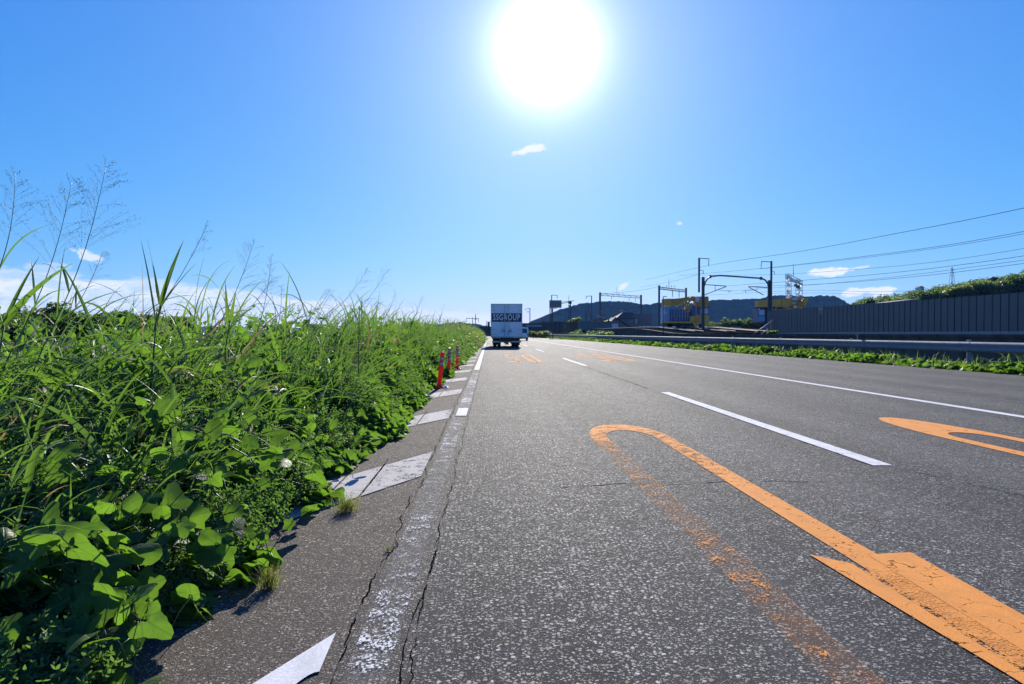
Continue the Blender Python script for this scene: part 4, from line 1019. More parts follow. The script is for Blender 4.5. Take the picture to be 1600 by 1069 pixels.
make_tree("ivy_tree", "ivy-covered dark tree behind the dark board fence", "tree", (P(895, 515, 152).x, 152, -.3), 5.4, 4.6, 300, M["bamboo_leaf"], None, 1800, .34)
make_tree("ivy_tree", "ivy-smothered pole of greenery leaning against the gabled house", "tree", (P(948, 515, 150).x, 150, -.2), 4.8, 3.4, 301, M["bamboo_leaf"], None, 1400, .32)

# ------------------------------------------------------------------ railway masts, gantries, wires
M["pole_dark"] = paint("weathered_pole", (.075, .078, .085), .6, .4); M["pole_grey"] = paint("zinc_pole", (.17, .18, .19), .5, .4, .3); M["insul"] = paint("insulator", (.25, .22, .20), .3, .2)
m = Mat("wire"); m.col((.035, .035, .04)).set(rough=.95, spec=.0); M["wire"] = m.m
RS = .001                                  # metres per photo pixel and metre of depth
def px2m(n, Y): return n * RS * Y
# the portal gantry between the two yellow cranes
Yg = 82.0
t = thing("portal_gantry", (P(1150, 525, Yg).x, Yg, 1.5), "grey arched catenary portal with two tall masts between the yellow cranes", "catenary gantry")
def mast(parent, px, py0, py1, w, Y=Yg, mat="pole_dark", d=None):
    a, b = P(px, py0, Y), P(px, py1, Y); s = px2m(w, Y); return MB().box(((a.x + b.x) / 2, Y, (a.z + b.z) / 2), (s, d or s, abs(b.z - a.z))).build("mast", M[mat], parent, bevel=.02)
mast(t, 1098.5, 433, 533, 3.9); mast(t, 1201.8, 438, 531, 3.9); mast(t, 1092.3, 403, 457, 2.5, Yg - .28); mast(t, 1205, 408, 500, 2.5, Yg - .28)
ctr = [(1100, 448), (1101.5, 442), (1105, 436), (1111, 432), (1125, 430.6), (1150, 432.2), (1175, 434.0), (1190, 435), (1196, 438), (1200, 444), (1201.5, 452)]
MB().tube([P(*q, Yg) for q in ctr], .105, 10).build("arch_beam", M["pole_grey"], t, smooth=True)
for q in ((1110, 432.4), (1189, 435)): c = P(*q, Yg); mb = MB(); mb.lathe(c - Vector((.09, 0, 0)), [(.0, 0), (.22, 0), (.22, .18), (0, .18)], 12, "X"); mb.build("flange", M["pole_grey"], t)
for tip, root, low in (((1135, 447.2), (1100, 444.5), (1100, 461)), ((1169, 447.8), (1200, 449.5), (1193, 461))):
    mb = MB().tube([P(*root, Yg), P(*tip, Yg)], .055, 8).tube([P(*low, Yg), P(tip[0] - (1 if tip[0] < 1150 else -1), tip[1] + 1, Yg)], .05, 8)
    mid = P((root[0] + tip[0]) / 2, (root[1] + tip[1]) / 2, Yg); mb.tube([mid, P((low[0] + tip[0]) / 2, (low[1] + tip[1]) / 2, Yg)], .03, 6)
    k = 1 if tip[0] < 1150 else -1
    mb.tube([P(tip[0] - 12 * k, 453.5, Yg), P(tip[0] + 9 * k, 455, Yg)], .025, 6).tube([P(tip[0] + 4 * k, 454, Yg), P(tip[0] + 4 * k, 457, Yg)], .04, 6)
    mb.build("cantilever", M["pole_dark"], t, smooth=True)
for a, b, c in (((1092, 403.5), (1107.5, 404.5), (1107.3, 415)), ((1205, 409.5), (1190, 408.5), (1189.3, 419.5))):
    s = MB().tube([P(*a, Yg), P(*b, Yg)], .05, 6).build("bracket", M["pole_dark"], t)
    i0, i1 = P(*b, Yg), P(*c, Yg); mb = MB()
    for k in range(7): q = i0.lerp(i1, k / 6); mb.lathe(q - Vector((0, 0, .05)), [(.03, 0), (.09, .04), (.03, .1)], 8)
    ins = mb.build("insulator", M["insul"], s)
for a, b in (((1094, 422.5), (1099, 428)), ((1206, 424), (1210, 429))):
    MB().tube([P(*a, Yg), P(b[0] - 1, a[1], Yg), P(b[0], a[1] + 1.5, Yg), P(*b, Yg)], .035, 6).build("hook_bracket", M["pole_dark"], t)

def truss(parent, p0, p1, h, name="beam", n=12, d=.5):
    a, b = Vector(p0), Vector(p1); mb = MB(); up = Vector((0, 0, h)); r = .045
    for q in (Vector((0, -d / 2, 0)), Vector((0, d / 2, 0))):
        mb.beam(a + q, b + q, r * 2).beam(a + q - up, b + q - up, r * 2)
        for k in range(n):
            u, w = a.lerp(b, k / n) + q, a.lerp(b, (k + 1) / n) + q; mb.beam(u - (up if k % 2 else Vector()), w - (Vector() if k % 2 else up), r * 1.3)
    return mb.build(name, M["pole_grey"], parent)
def gantry(label, Y, left, right, beamy, base, th=3.5, antenna=None, lower=None, drops=(), pw=2.6):
    t = thing("catenary_gantry", (P((left[0] + right[0]) / 2, base, Y).x, Y, 1.0), label, "catenary gantry", "railway truss gantries")
    for px, py in (left, right): mast(t, px, py, base if px == left[0] else right[2] if len(right) > 2 else base, pw, Y) if False else None
    mast(t, left[0], left[1], base, pw, Y); mast(t, right[0], right[1], base, pw, Y)
    truss(t, P(left[0], beamy[0], Y), P(right[0], beamy[1], Y), px2m(3.2, Y), n=14)
    if lower: truss(t, P(left[0], lower[0], Y), P(right[0], lower[1], Y), px2m(1.6, Y), "lower_beam", 14, .3)
    if antenna:
        a = MB().tube([P(antenna[0], antenna[1], Y), P(antenna[0], antenna[2], Y)], .06, 6, .03)
        for k in (-4, 4, 9): a.tube([P(antenna[0] + k, antenna[1], Y), P(antenna[0] + k, antenna[1] - 3, Y)], .05, 5)
        a.build("finial", M["pole_dark"], t)
    for dx, d0, d1 in drops: MB().beam(P(dx, d0, Y), P(dx, d1, Y), .10).build("drop_bracket", M["pole_dark"], t)
    return t
gantry("dark truss gantry over the tracks in front of the mountain, the wider one", 178, (937.5, 457), (1001.5, 461), (458.5, 463), 520, antenna=(964, 460, 447), lower=(481.5, 486), drops=((955.5, 462, 468), (983, 464, 471), (992.5, 464, 472), (955, 484, 500), (970, 486, 500)))
gantry("dark truss gantry partly hidden by the left yellow crane", 128, (1029.8, 446), (1071.8, 450), (448.5, 453.5), 528, antenna=(1045.2, 449, 436), drops=((1051, 453, 464), (1061, 454, 465)))
MB_ = MB()
t = thing("signal_gantry", (P(1240, 500, 135).x, 135, 1.2), "pale lattice signal gantry with railed walkway rising behind the right yellow crane", "signal gantry")
for px, dY in ((1231.2, 0), (1233.6, 3), (1246.5, 9), (1251, 12)):
    Y = 135 + dY; mb = MB(); a, b = P(px, 470, Y), P(px, 428 + dY * .9, Y); w = .30
    a.z = 1.5
    for sx in (-w, w):
        for sy in (-w, w): mb.beam(a + Vector((sx, sy, 0)), b + Vector((sx, sy, 0)), .07)
    n = 14
    for k in range(n):
        u, v_ = a.lerp(b, k / n), a.lerp(b, (k + 1) / n); s = w if k % 2 else -w
        for sy in (-w, w): mb.beam(u + Vector((s, sy, 0)), v_ + Vector((-s, sy, 0)), .045); mb.beam(v_ + Vector((-w, sy, 0)), v_ + Vector((w, sy, 0)), .04)
    mb.build("lattice_leg", M["steel"], t)
mb = MB(); a, b = P(1231, 429.5, 135), P(1251, 439.5, 147)
for sx in (-.5, .5):
    for dz in (0, -.75): mb.beam(a + Vector((sx, 0, dz)), b + Vector((sx, 0, dz)), .10)
for k in range(13): q = a.lerp(b, k / 12); mb.beam(q + Vector((-.5, 0, -.75)), q + Vector((.5, 0, -.75)), .08); mb.beam(q + Vector((-.5, 0, 0)), q + Vector((-.5, 0, -.75)), .05)
mb.build("walkway", paint("pinkish_walkway", (.50, .44, .42), .6, .3), t)
MB().tube([P(1239.6, 431, 140), P(1239.6, 412, 140)], .07, 6, .03).build("finial", M["pole_dark"], t)
mb = MB()
for k, (px, py) in enumerate(((1243, 446), (1246, 448), (1248, 449))): mb.box(P(px, py, 141 + k), (.5, .4, .55))
mb.build("signal_head", M["pole_dark"], t)

def pole(name, label, Y, px, py0, py1, w, arms=(), cat="pole", mat="pole_dark", group=None):
    a, b = P(px, py0, Y), P(px, py1, Y); t = thing(name, (a.x, Y, b.z), label, cat, group); r = px2m(w, Y) / 2
    MB().tube([b - Vector((0, 0, .3)), a], r * 1.1, 8, r * .9).build("shaft", M[mat], t, smooth=True)
    for (ax, ay), (bx, by), kind in arms:
        if kind == "bar": MB().tube([P(ax, ay, Y), P(bx, by, Y)], max(.04, px2m(.45, Y)), 6).build("arm", M[mat], t)
        elif kind == "drop": MB().lathe(P(bx, by, Y), [(.05, 0), (.10, px2m(abs(by - ay), Y) * .4), (.05, px2m(abs(by - ay), Y))], 8).build("insulator", M["insul"], t)
        elif kind == "box": c = (P(ax, ay, Y) + P(bx, by, Y)) / 2; MB().box(c, (abs(P(bx, by, Y).x - P(ax, ay, Y).x), .4, abs(P(bx, by, Y).z - P(ax, ay, Y).z))).build("transformer", M[mat], t, bevel=.03)
        elif kind == "lamp": MB().tube([P(ax, ay, Y), P((ax + bx) / 2, by, Y), P(bx, by, Y)], .05, 6).build("lamp_arm", M[mat], t)
    return t
pole("catenary_mast", "slim railway mast with a short bracket behind the blank road sign", 205, 862, 461, 520, 1.6, [((862, 461.3), (871, 461.6), "bar"), ((870.7, 461.6), (870.7, 467), "drop")], "railway mast", group="single railway masts")
pole("utility_pole", "dark utility pole with crossarms just right of the blank road sign", 150, 891.3, 470, 530, 2.0, [((877, 472.5), (897, 470), "bar"), ((877, 474.5), (891, 472), "bar"), ((888, 471), (893, 475), "box"), ((888, 477), (892, 479.5), "box")], "utility pole")
pole("radio_mast", "thin bare mast rising beside the dark utility pole", 190, 888.7, 461.5, 500, .7, [], "mast", "pole_grey")
pole("catenary_mast", "railway mast with a bracket to the left, halfway to the wider truss gantry", 195, 924.4, 462.3, 510, 1.6, [((915.5, 463), (924.4, 462.6), "bar"), ((916, 463), (916, 467), "drop")], "railway mast", group="single railway masts")
pole("signal_post", "short thick post with a brownish box left of the wider truss gantry", 170, 916, 484, 515, 1.8, [], "post")
pole("signal_post", "thick grey-brown post beside the masts in front of the mountain", 172, 922, 482, 515, 2.4, [((918.5, 484), (924, 497), "box")], "post", "pole_grey")
pole("catenary_mast", "far railway mast with a hooked arm just right of the truck", 230, 828, 481.5, 522, 1.3, [((820, 483.5), (828, 481.8), "bar"), ((823, 487.5), (827, 487.5), "bar")], "railway mast", group="single railway masts")
pole("lamp_post", "thin dark lamp post standing in front of the left yellow crane", 78, 1036.3, 463, 526, 1.5, [((1036.3, 464.5), (1042, 463.2), "lamp")], "lamp post")
pole("catenary_mast", "far railway mast with a square frame left of the truck", 240, 738.5, 496, 512, 1.0, [((728.5, 497.4), (748, 497.6), "bar"), ((728.5, 497.5), (728.5, 503), "bar"), ((747.5, 497.5), (747.5, 503), "bar")], "railway mast", group="single railway masts")
pole("utility_pole", "far dark pole left of the truck, taller than the square frame beside it", 235, 743, 491, 512, 1.1, [((741, 499), (745.5, 499), "bar")], "utility pole")
pole("utility_pole", "thin far pole close to the truck's left side", 215, 760.5, 501, 520, .9, [], "utility pole")
pole("wall_post", "thin post rising above the noise wall under the hill's tower", 72, 1458, 446, 470, .6, [], "post")
pole("wall_post", "second thin grey post by the small white house above the noise wall", 100, 1455, 449, 475, .6, [], "post", "pole_grey") if False else None
# far transmission tower on the hill
t = thing("transmission_tower", P(1487.5, 448, 420), "thin lattice transmission tower on the hill's crest at the right", "transmission tower"); Y = 420; mb = MB(); mc = MB()
b0, tp = P(1487.5, 452, Y), P(1487.5, 418, Y); hh = tp.z - b0.z
for s in (-1, 1):
    for s2 in (-1, 1): mb.beam(b0 + Vector((s * 1.6, s2 * 1.6, 0)), tp + Vector((s * .15, s2 * .15, 0)), .16)
for k in range(9):
    f, g_ = k / 9, (k + 1) / 9; w0, w1 = 1.6 - 1.45 * f, 1.6 - 1.45 * g_
    for s in (-1, 1): mb.beam(b0 + Vector((s * w0, -w0, hh * f)), b0 + Vector((-s * w1, -w1, hh * g_)), .09)
mb.build("lattice", M["pole_grey"], t)
for f in (.62, .75, .88): mc.beam(b0 + Vector((-2.0, 0, hh * f)), b0 + Vector((2.0, 0, hh * f)), .18)
mc.build("crossarm", M["pole_grey"], t)

def wire(label, pts, r=.02, sub=5):
    """pts: (px, py, depth)"""
    q = [P(a, b, c) for a, b, c in pts]; o = []
    for i in range(len(q) - 1):            # smooth through the points
        p0, p1, p2, p3 = q[max(i - 1, 0)], q[i], q[i + 1], q[min(i + 2, len(q) - 1)]
        for k in range(sub):
            s = k / sub; o.append(.5 * ((2 * p1) + (p2 - p0) * s + (2 * p0 - 5 * p1 + 4 * p2 - p3) * s * s + (3 * p1 - p0 - 3 * p2 + p3) * s ** 3))
    o.append(q[-1]); ob = MB().tube(o, r * .72, 5).build("overhead_wire", M["wire"], None, smooth=True)
    return tag(ob, label, "wire", "overhead railway wires")
wire("topmost overhead wire, climbing to the photo's right edge from the left mast", [(1010, 437, 128), (1107.3, 415, 82), (1250, 393, 56), (1400, 365, 43), (1500, 346, 37), (1620, 321, 31.5)], .022)
wire("upper overhead wire from the right mast's insulator to the photo's right edge", [(1060, 431, 125), (1189.3, 419.6, 82), (1340, 402, 61), (1480, 383, 50), (1620, 358, 42)], .024)
wire("wire running just under the upper one from the right mast's insulator", [(1189.3, 420.5, 82.3), (1340, 404, 61.3), (1480, 385.5, 50.3), (1620, 362, 42.3)], .020)
wire("middle overhead wire hung from the hook bracket on the right mast", [(1096, 430, 128), (1210, 429, 82), (1356, 419.5, 61), (1480, 407, 51), (1620, 385, 43)], .018)
wire("messenger wire with hangers, above the lowest one", [(1135, 447, 82), (1250, 438.5, 64), (1377, 428, 52), (1500, 414, 44), (1620, 397, 38)], .020)
wire("lower messenger wire with hangers, running right of the arched portal", [(1170, 448, 82), (1280, 444, 67), (1360, 438.5, 58), (1480, 427, 49), (1620, 409, 41)], .020)
wire("contact wire below the messenger wires, left of the two", [(1135, 455, 82), (1260, 446, 63), (1400, 432.5, 50), (1620, 404, 38)], .016)
wire("nearly level wire crossing low behind the lattice signal gantry", [(1095, 462, 128), (1250, 454, 100), (1370, 456, 85), (1480, 452, 75)], .022)
wire("lowest level wire just above the mountain's right shoulder", [(1200, 458.5, 110), (1280, 458, 100), (1340, 459.5, 92), (1420, 460, 85)], .022)
wire("feeder wire between the left mast and the gantry behind the left crane", [(1000, 449, 178), (1045, 441, 128), (1099, 427, 82)], .025)
wire("long feeder wire from the wider truss gantry to the gantry behind the left crane", [(938, 459, 178), (990, 455, 150), (1030, 448, 128)], .03)
wire("faint wire stretched across the mountain from gantry to gantry", [(937, 478, 178), (985, 480, 150), (1030, 476, 128)], .03)

# ------------------------------------------------------------------ rails, sleepers, debris near the cranes
M["black_tie"] = paint("old_sleeper", (.045, .038, .034), .9, .4)
M["rail_steel"] = paint("rusty_rail", (.22, .15, .11), .45, .4, .4)
for i, (xo, lb) in enumerate(((24.6, "nearest railway track on ballast behind the retaining wall"), (28.4, "second railway track on ballast beyond the nearest"), (32.2, "third railway track on ballast below the cranes"))):
    t = thing("railway_track", (xo, 150, 1.8), lb, "railway track", "railway tracks"); ys_ = axis([74, (240, 8)]); mb = MB()
    for s in (-.53, .53):
        mb = MB().tube([(xo + s + shift(y), y, gz(xo + shift(y), y) + .30) for y in ys_], .075, 6); mb.build("rail", M["rail_steel"], t)
    mb = MB()
    for y in np.arange(75, 235, 1.4): mb.box((xo + float(shift(y)), y, gz(xo + float(shift(y)), y) + .17), (2.1, .24, .14))
    mb.build("sleepers", M["black_tie"], t)
r_ = np.random.default_rng(9)
for i, (px, py, Y, w, lb, c) in enumerate(((1150, 511.5, 88, 1.7, "pale grey plank stack on the ballast between the cranes, upper one", (.32, .30, .29)), (1140, 516, 84, 2.2, "pale rusty beam lying on the ballast between the cranes, lower one", (.30, .24, .20)),
                             (1153, 519.5, 78, .7, "rust-brown clamp among the debris near the stair rails", (.30, .13, .07)), (1163, 523, 76, .9, "whitish slab among the debris near the stair rails", (.45, .43, .40)), (1080, 518.5, 84, 2.6, "pale beam lying below the left yellow crane", (.30, .28, .26)))):
    q = P(px, py, Y); mb = MB()
    for k in range(3): mb.box(q + Vector((r_.normal(0, .08), k * .12, -.10 + .07 * k)), (w * (1 - .12 * k), .11, .065), rz=r_.normal(0, .05))
    mb.box(q + Vector((-w * .3, .1, -.35)), (.12, .4, .5)).box(q + Vector((w * .3, .1, -.35)), (.12, .4, .5))
    o = mb.build("track_beam", paint("debris%d" % i, c, .8, .4)); tag(o, lb, "beam", "things left on the ballast")

# ------------------------------------------------------------------ the two yellow track cranes
M["yellow"] = paint("crane_yellow", (.86, .41, .055), .5, .55, 0, 1.1); M["yellow_dark"] = paint("grimy_yellow", (.66, .31, .05), .6, .6, 0, 1.5)
M["blue_cab"] = paint("cab_blue", (.20, .33, .52), .45, .4); M["blue_dark"] = paint("deep_blue", (.06, .10, .22), .45, .4); M["black_under"] = paint("underframe", (.030, .028, .028), .7, .4)
M["white_p"] = paint("white_plate", (.70, .70, .68), .5, .3); m = Mat("tinted_glass"); m.col((.03, .045, .06)).set(rough=.08, spec=.6); M["glass"] = m.m
m = Mat("pale_glass"); n1 = m.noise(2); m.col(m.mix(n1, (.30, .38, .46), (.45, .52, .58))).set(rough=.15, spec=.6); M["glass_pale"] = m.m
def pbox(mb, x0, y0, x1, y1, Y, d, dy=0.0):
    """a block whose front face covers these photo pixels at depth Y"""
    a, b = P(x0, y0, Y), P(x1, y1, Y); return mb.box(((a.x + b.x) / 2, Y + d / 2 + dy, (a.z + b.z) / 2), (abs(b.x - a.x), d, abs(b.z - a.z)))
def ppoly(mb, pts, Y, d): return mb.prism([P(x, y, Y) for x, y in pts], (0, d, 0))
Y = 90.0
t = thing("track_crane", (P(1072, 512, Y).x, Y + 1.2, 1.8), "yellow and blue railway maintenance crane with folded boom, left of the arched portal", "rail crane", "yellow railway cranes")
pbox(MB(), 1047, 483, 1080, 502, Y + .5, 1.8).build("body", M["blue_dark"], t, bevel=.05)
pbox(MB(), 1038.5, 480, 1046.8, 503.5, Y, 2.2).build("cabin", M["blue_cab"], t, bevel=.06)
pbox(MB(), 1037.4, 486, 1041.5, 491.5, Y - .06, .08).build("window", M["glass_pale"], t)
mb = MB()
for k in range(7): pbox(mb, 1049 + k * 4.2, 483.5, 1050.2 + k * 4.2, 501, Y + .40, .12)
mb.build("door_rib", M["blue_cab"], t)
mb = MB(); ppoly(mb, [(1037.5, 467), (1049, 466.5), (1049, 478.5), (1037.5, 478)], Y - .1, 1.3); mb.build("boom_head", M["yellow"], t, bevel=.03)
mb = MB(); ppoly(mb, [(1049, 467), (1062, 466.2), (1078, 463.4), (1086, 463), (1088, 470), (1075, 470), (1062, 477), (1049, 477)], Y + .1, 1.0); mb.build("boom", M["yellow_dark"], t, bevel=.03)
mb = MB(); ppoly(mb, [(1056, 478), (1060, 479), (1082, 466), (1079, 464)], Y - .25, .35); mb.build("hydraulic_arm", M["yellow"], t, bevel=.02)
mb = MB()
for a, b in (((1068, 474), (1078, 487)), ((1072, 472), (1080, 478)), ((1078, 470), (1070, 484))): mb.beam(P(*a, Y - .1), P(*b, Y - .1), .22)
mb.build("knuckle", M["yellow_dark"], t)
mb = MB(); ppoly(mb, [(1088, 463.3), (1107.5, 463.3), (1107.5, 478), (1103, 482), (1096, 481), (1089, 479)], Y - .1, 1.6); mb.build("turret", M["yellow_dark"], t, bevel=.06)
mb = MB()
for a, b in (((1093, 466), (1105, 480)), ((1105, 466), (1096, 480)), ((1090, 472), (1107, 473))): mb.beam(P(*a, Y - .2), P(*b, Y - .2), .16)
mb.build("turret_frame", M["yellow"], t)
pbox(MB(), 1087.3, 464.3, 1093, 471.7, Y - .22, .15).build("white_panel", M["white_p"], t)
mb = MB(); pbox(mb, 1081, 478, 1087, 494, Y, .7); mb.build("column", M["blue_dark"], t, bevel=.04)
mb = MB(); pbox(mb, 1089, 478, 1108, 492, Y + .2, 1.9); mb.build("upper_cab", M["blue_dark"], t, bevel=.05)
for a, b in ((1094.5, 1099.5), (1100.5, 1106.5)): pbox(MB(), a, 482, b, 490.5, Y + .12, .1).build("window", M["glass_pale"], t)
mb = MB(); pbox(mb, 1078.5, 494, 1087.3, 502.5, Y, 1.9); pbox(mb, 1088, 492, 1108, 504, Y - .02, 2.2); mb.build("lower_cab", M["yellow"], t, bevel=.06)
mb = MB(); ppoly(mb, [(1081, 503), (1086, 511), (1090, 511), (1093, 505), (1100, 505), (1103, 509), (1108, 503.6)], Y - .02, .5); mb.build("mudguard", M["yellow"], t)
mb = MB(); pbox(mb, 1038, 502.6, 1080, 505.2, Y - .05, 2.2); mb.build("deck", M["yellow"], t, bevel=.02)
mb = MB(); pbox(mb, 1042, 505.4, 1092, 510, Y + .1, 1.9); mb.build("underframe", M["black_under"], t)
for px in (1047, 1060, 1073, 1097):
    c = P(px, 509.3, Y + .1); MB().lathe(c, [(.0, -.0), (.30, 0), (.34, .05), (.34, .16), (.38, .18), (.38, .22), (0, .22)], 18, "Y").build("wheel", M["black_under"], t)
for s in ((1040, 1079),): 
    mb = MB()
    for k in range(6): q = P(1041 + k * 7.4, 503, Y - .02); mb.tube([q, q + Vector((0, 0, .75))], .025, 5)
    mb.tube([P(1041, 503, Y - .02) + Vector((0, 0, .75)), P(1078, 503, Y - .02) + Vector((0, 0, .75))], .025, 5); mb.build("hand_rail", M["yellow_dark"], t)

Y = 88.0
t = thing("track_crane", (P(1215, 515, Y).x, Y + 1.2, 1.8), "yellow railway crane with straight box boom lying above the noise wall's left end", "rail crane", "yellow railway cranes")
mb = MB(); ppoly(mb, [(1184.3, 470), (1238.5, 466), (1238.5, 478), (1184.3, 480)], Y + .6, 1.1); mb.build("boom", M["yellow"], t, bevel=.04)
mb = MB()
for x in (1204, 1221): ppoly(mb, [(x, 467.8), (x + 1.5, 467.7), (x + 1.5, 479.6), (x, 479.7)], Y + .55, 1.2)
mb.build("boom_collar", M["yellow_dark"], t)
mb = MB(); ppoly(mb, [(1238.5, 465.3), (1252, 465.5), (1254, 480), (1249, 483), (1238.5, 479)], Y + .4, 1.6); mb.build("turret", M["yellow_dark"], t, bevel=.05)
mb = MB(); ppoly(mb, [(1253, 466), (1263.5, 466), (1260, 477), (1254.5, 480.5)], Y + .5, 1.2); mb.build("counterweight", M["yellow"], t, bevel=.05)
mb = MB(); pbox(mb, 1239, 465.8, 1246.5, 469.2, Y + .25, .2); pbox(mb, 1238, 472.5, 1243.5, 474.3, Y + .25, .2); pbox(mb, 1241, 478, 1245, 481.5, Y + .25, .2); mb.build("white_panel", M["white_p"], t)
mb = MB(); pbox(mb, 1246, 469, 1251, 476, Y + .28, .2); mb.build("winch", paint("winch_brown", (.30, .14, .07), .6, .4), t, bevel=.03)
mb = MB()
for a, b in (((1240, 470), (1258, 479)), ((1256, 467), (1246, 481)), ((1214, 480), (1206, 490)), ((1222, 479), (1234, 483))): mb.beam(P(*a, Y + .35), P(*b, Y + .35), .18)
mb.build("hydraulic_arm", M["yellow_dark"], t)
pbox(MB(), 1184.6, 482.5, 1195.5, 503.5, Y + .6, 2.0).build("cabin", M["blue_dark"], t, bevel=.05)
pbox(MB(), 1185.2, 494, 1195, 502.5, Y + .52, .1).build("lower_panel", M["blue_cab"], t)
pbox(MB(), 1186, 484.5, 1194.5, 492.5, Y + .52, .1).build("window", M["glass_pale"], t)
mb = MB(); pbox(mb, 1185, 480.2, 1230, 482, Y + .7, 1.3); pbox(mb, 1196, 482, 1212, 504, Y + 1.0, 1.2); mb.build("column", M["black_under"], t)
mb = MB(); pbox(mb, 1184, 504, 1240, 507, Y + .6, 2.0); mb.build("underframe", M["black_under"], t)
for px in (1190, 1204, 1222, 1236): MB().lathe(P(px, 509, Y + .7), [(.0, 0), (.32, 0), (.36, .05), (.36, .2), (0, .2)], 18, "Y").build("wheel", M["black_under"], t)
for px in (1186.5, 1207): MB().lathe(P(px, 483, Y + .5), [(.0, 0), (.10, .02), (.12, .1), (0, .12)], 12, "Y").build("lamp", M["white_p"], t)

# ------------------------------------------------------------------ houses and walls behind the guardrail
M["roof_grey"] = paint("roof_grey", (.055, .055, .058), .9, .4); M["plaster"] = paint("grey_plaster", (.20, .17, .16), .8, .5); M["plaster_pink"] = paint("pinkish_plaster", (.27, .18, .17), .8, .4)
M["pale_roof"] = paint("pale_roof", (.30, .29, .28), .8, .4); M["wall_green"] = paint("greenish_wall", (.13, .17, .17), .8, .5); M["wood_dark"] = paint("dark_boards", (.060, .050, .045), .8, .5)
Y = 148.0
t = thing("gabled_house", (P(978, 515, Y).x, Y, 1.2), "small dark gabled house with a lit white window beside the ivy", "house")
mb = MB(); ppoly(mb, [(955, 515.5), (955, 505), (961.5, 498), (990, 515.5)], Y, 5); mb.build("wall", M["plaster"], t)
a, b, c = P(952.5, 506.8, Y - .3), P(961.5, 497, Y - .3), P(992, 515.5, Y - .3); th = Vector((0, 0, .22))
mb = MB().prism([a, b, b + th, a + th], (0, 5.6, 0)).prism([b, c, c + th * .9, b + th], (0, 5.6, 0)); mb.build("roof", M["roof_grey"], t)
f = pbox(MB(), 955.2, 506.0, 965.8, 514.6, Y - .08, .14).build("window", M["white_p"], t)
mb = MB()
for k in range(2): pbox(mb, 956 + k * 4.8, 507, 959.8 + k * 4.8, 513.8, Y - .11, .06)
mb.build("pane", M["glass_pale"], f)
mb = MB(); pbox(mb, 973, 509.5, 975, 514, Y - .06, .1); pbox(mb, 969.5, 508, 971, 514.5, Y - .06, .1); mb.build("board", M["plaster_pink"], t)
Y = 165
t = thing("hip_roofed_house", (P(982, 512, Y).x, Y, 1.2), "two-storey dark house with a broad grey roof behind the gabled one", "house")
pbox(MB(), 968, 497.5, 994, 513, Y, 8).build("wall", M["plaster"], t)
mb = MB(); a, b, c, d = P(963, 497.6, Y - .6), P(994.5, 497.6, Y - .6), P(991, 489, Y + 3), P(973, 488, Y + 3); off = Vector((0, 9, 0))
mb.add([a, b, c, d, a + off, b + off], [(0, 1, 2, 3), (4, 5, 2, 3)[::-1], (1, 5, 2), (0, 3, 4), (0, 4, 5, 1)]); mb.build("roof", M["roof_grey"], t)
for k, x in enumerate((983, 989)): pbox(MB(), x, 500, x + 3.6, 505, Y - .07, .12).build("window", M["glass"], t)
pbox(MB(), 993.6, 498, 994.8, 506, Y - .15, .3).build("downpipe", M["white_p"], t)
Y = 170
t = thing("block_building", (P(1006, 512, Y).x, Y, 1.2), "plain pinkish-brown block building right of the houses", "building")
pbox(MB(), 995, 492.3, 1018, 513, Y, 9).build("wall", M["plaster_pink"], t); pbox(MB(), 994.6, 491.3, 1018.4, 492.3, Y - .1, 9.2).build("parapet", M["plaster"], t)
for k in range(3): pbox(MB(), 998 + k * 6.5, 509.5, 1002 + k * 6.5, 511.8, Y - .06, .1).build("window", M["glass_pale"], t)
Y = 175
t = thing("pale_roofed_shed", (P(942, 505, Y).x, Y, 1.2), "low shed with a pale sunlit roof left of the ivy-covered gable", "shed")
pbox(MB(), 926, 498.5, 948, 510, Y, 6).build("wall", M["plaster"], t)
mb = MB().prism([P(925, 499, Y - .4), P(949, 499, Y - .4), P(949, 498, Y - .4), P(925, 498, Y - .4)], (0, 7, 0)).prism([P(937, 494.2, Y + 1), P(947, 496.4, Y + 1), P(947, 495.2, Y + 1), P(937, 493.4, Y + 1)], (0, 4, 0)); mb.build("roof", M["pale_roof"], t)
pbox(MB(), 930, 501, 934, 505, Y - .07, .12).build("window", M["glass"], t); pbox(MB(), 936, 500.5, 938, 508, Y - .1, .1).build("door", M["pale_roof"], t)
Y = 140
o = pbox(pbox(MB(), 903, 503.5, 956, 519, Y, .3), 902.5, 502.6, 956.5, 503.4, Y - .08, .5).build("boundary_wall", M["wall_green"]); tag(o, "greenish-grey wall behind the bushes at the guardrail's far stretch", "wall")
# dark board fence behind the sign
t = thing("board_fence", (P(870, 520, 143).x, 143, 0), "tall dark fence of upright boards behind the guardrail's far end", "fence"); mb = MB()
for k in range(30): x = 846 + k * 1.9; pbox(mb, x, 502.8 + random.gauss(0, .35), x + 1.55, 524.5, 143 + .5 * (k % 3) * .1, .08)
mb.build("boards", M["wood_dark"], t); mb = MB(); pbox(mb, 846, 506, 903, 506.8, 143.15, .1); pbox(mb, 846, 518, 903, 518.8, 143.15, .1); mb.build("rail", M["wood_dark"], t)
mb = MB()
for x in (850, 862, 874, 886, 899): pbox(mb, x, 502, x + 1, 525, 143.25, .14)
mb.build("post", M["steel_dark"], t)
t = thing("long_building", (P(834, 515, 235).x, 235, 0), "long low grey building with a row of pale panels behind the white van", "building")
pbox(MB(), 800, 506, 851, 525, 235, 8).build("wall", M["wood_dark"], t); pbox(MB(), 799, 505, 852, 506, 234.8, 9).build("roof", M["roof_grey"], t)
for k in range(9): pbox(MB(), 822 + k * 3.1, 507.5, 824.5 + k * 3.1, 511, 234.92, .12).build("window", paint("panel_pale%d" % k, (.34, .34, .33), .6, .3), t)
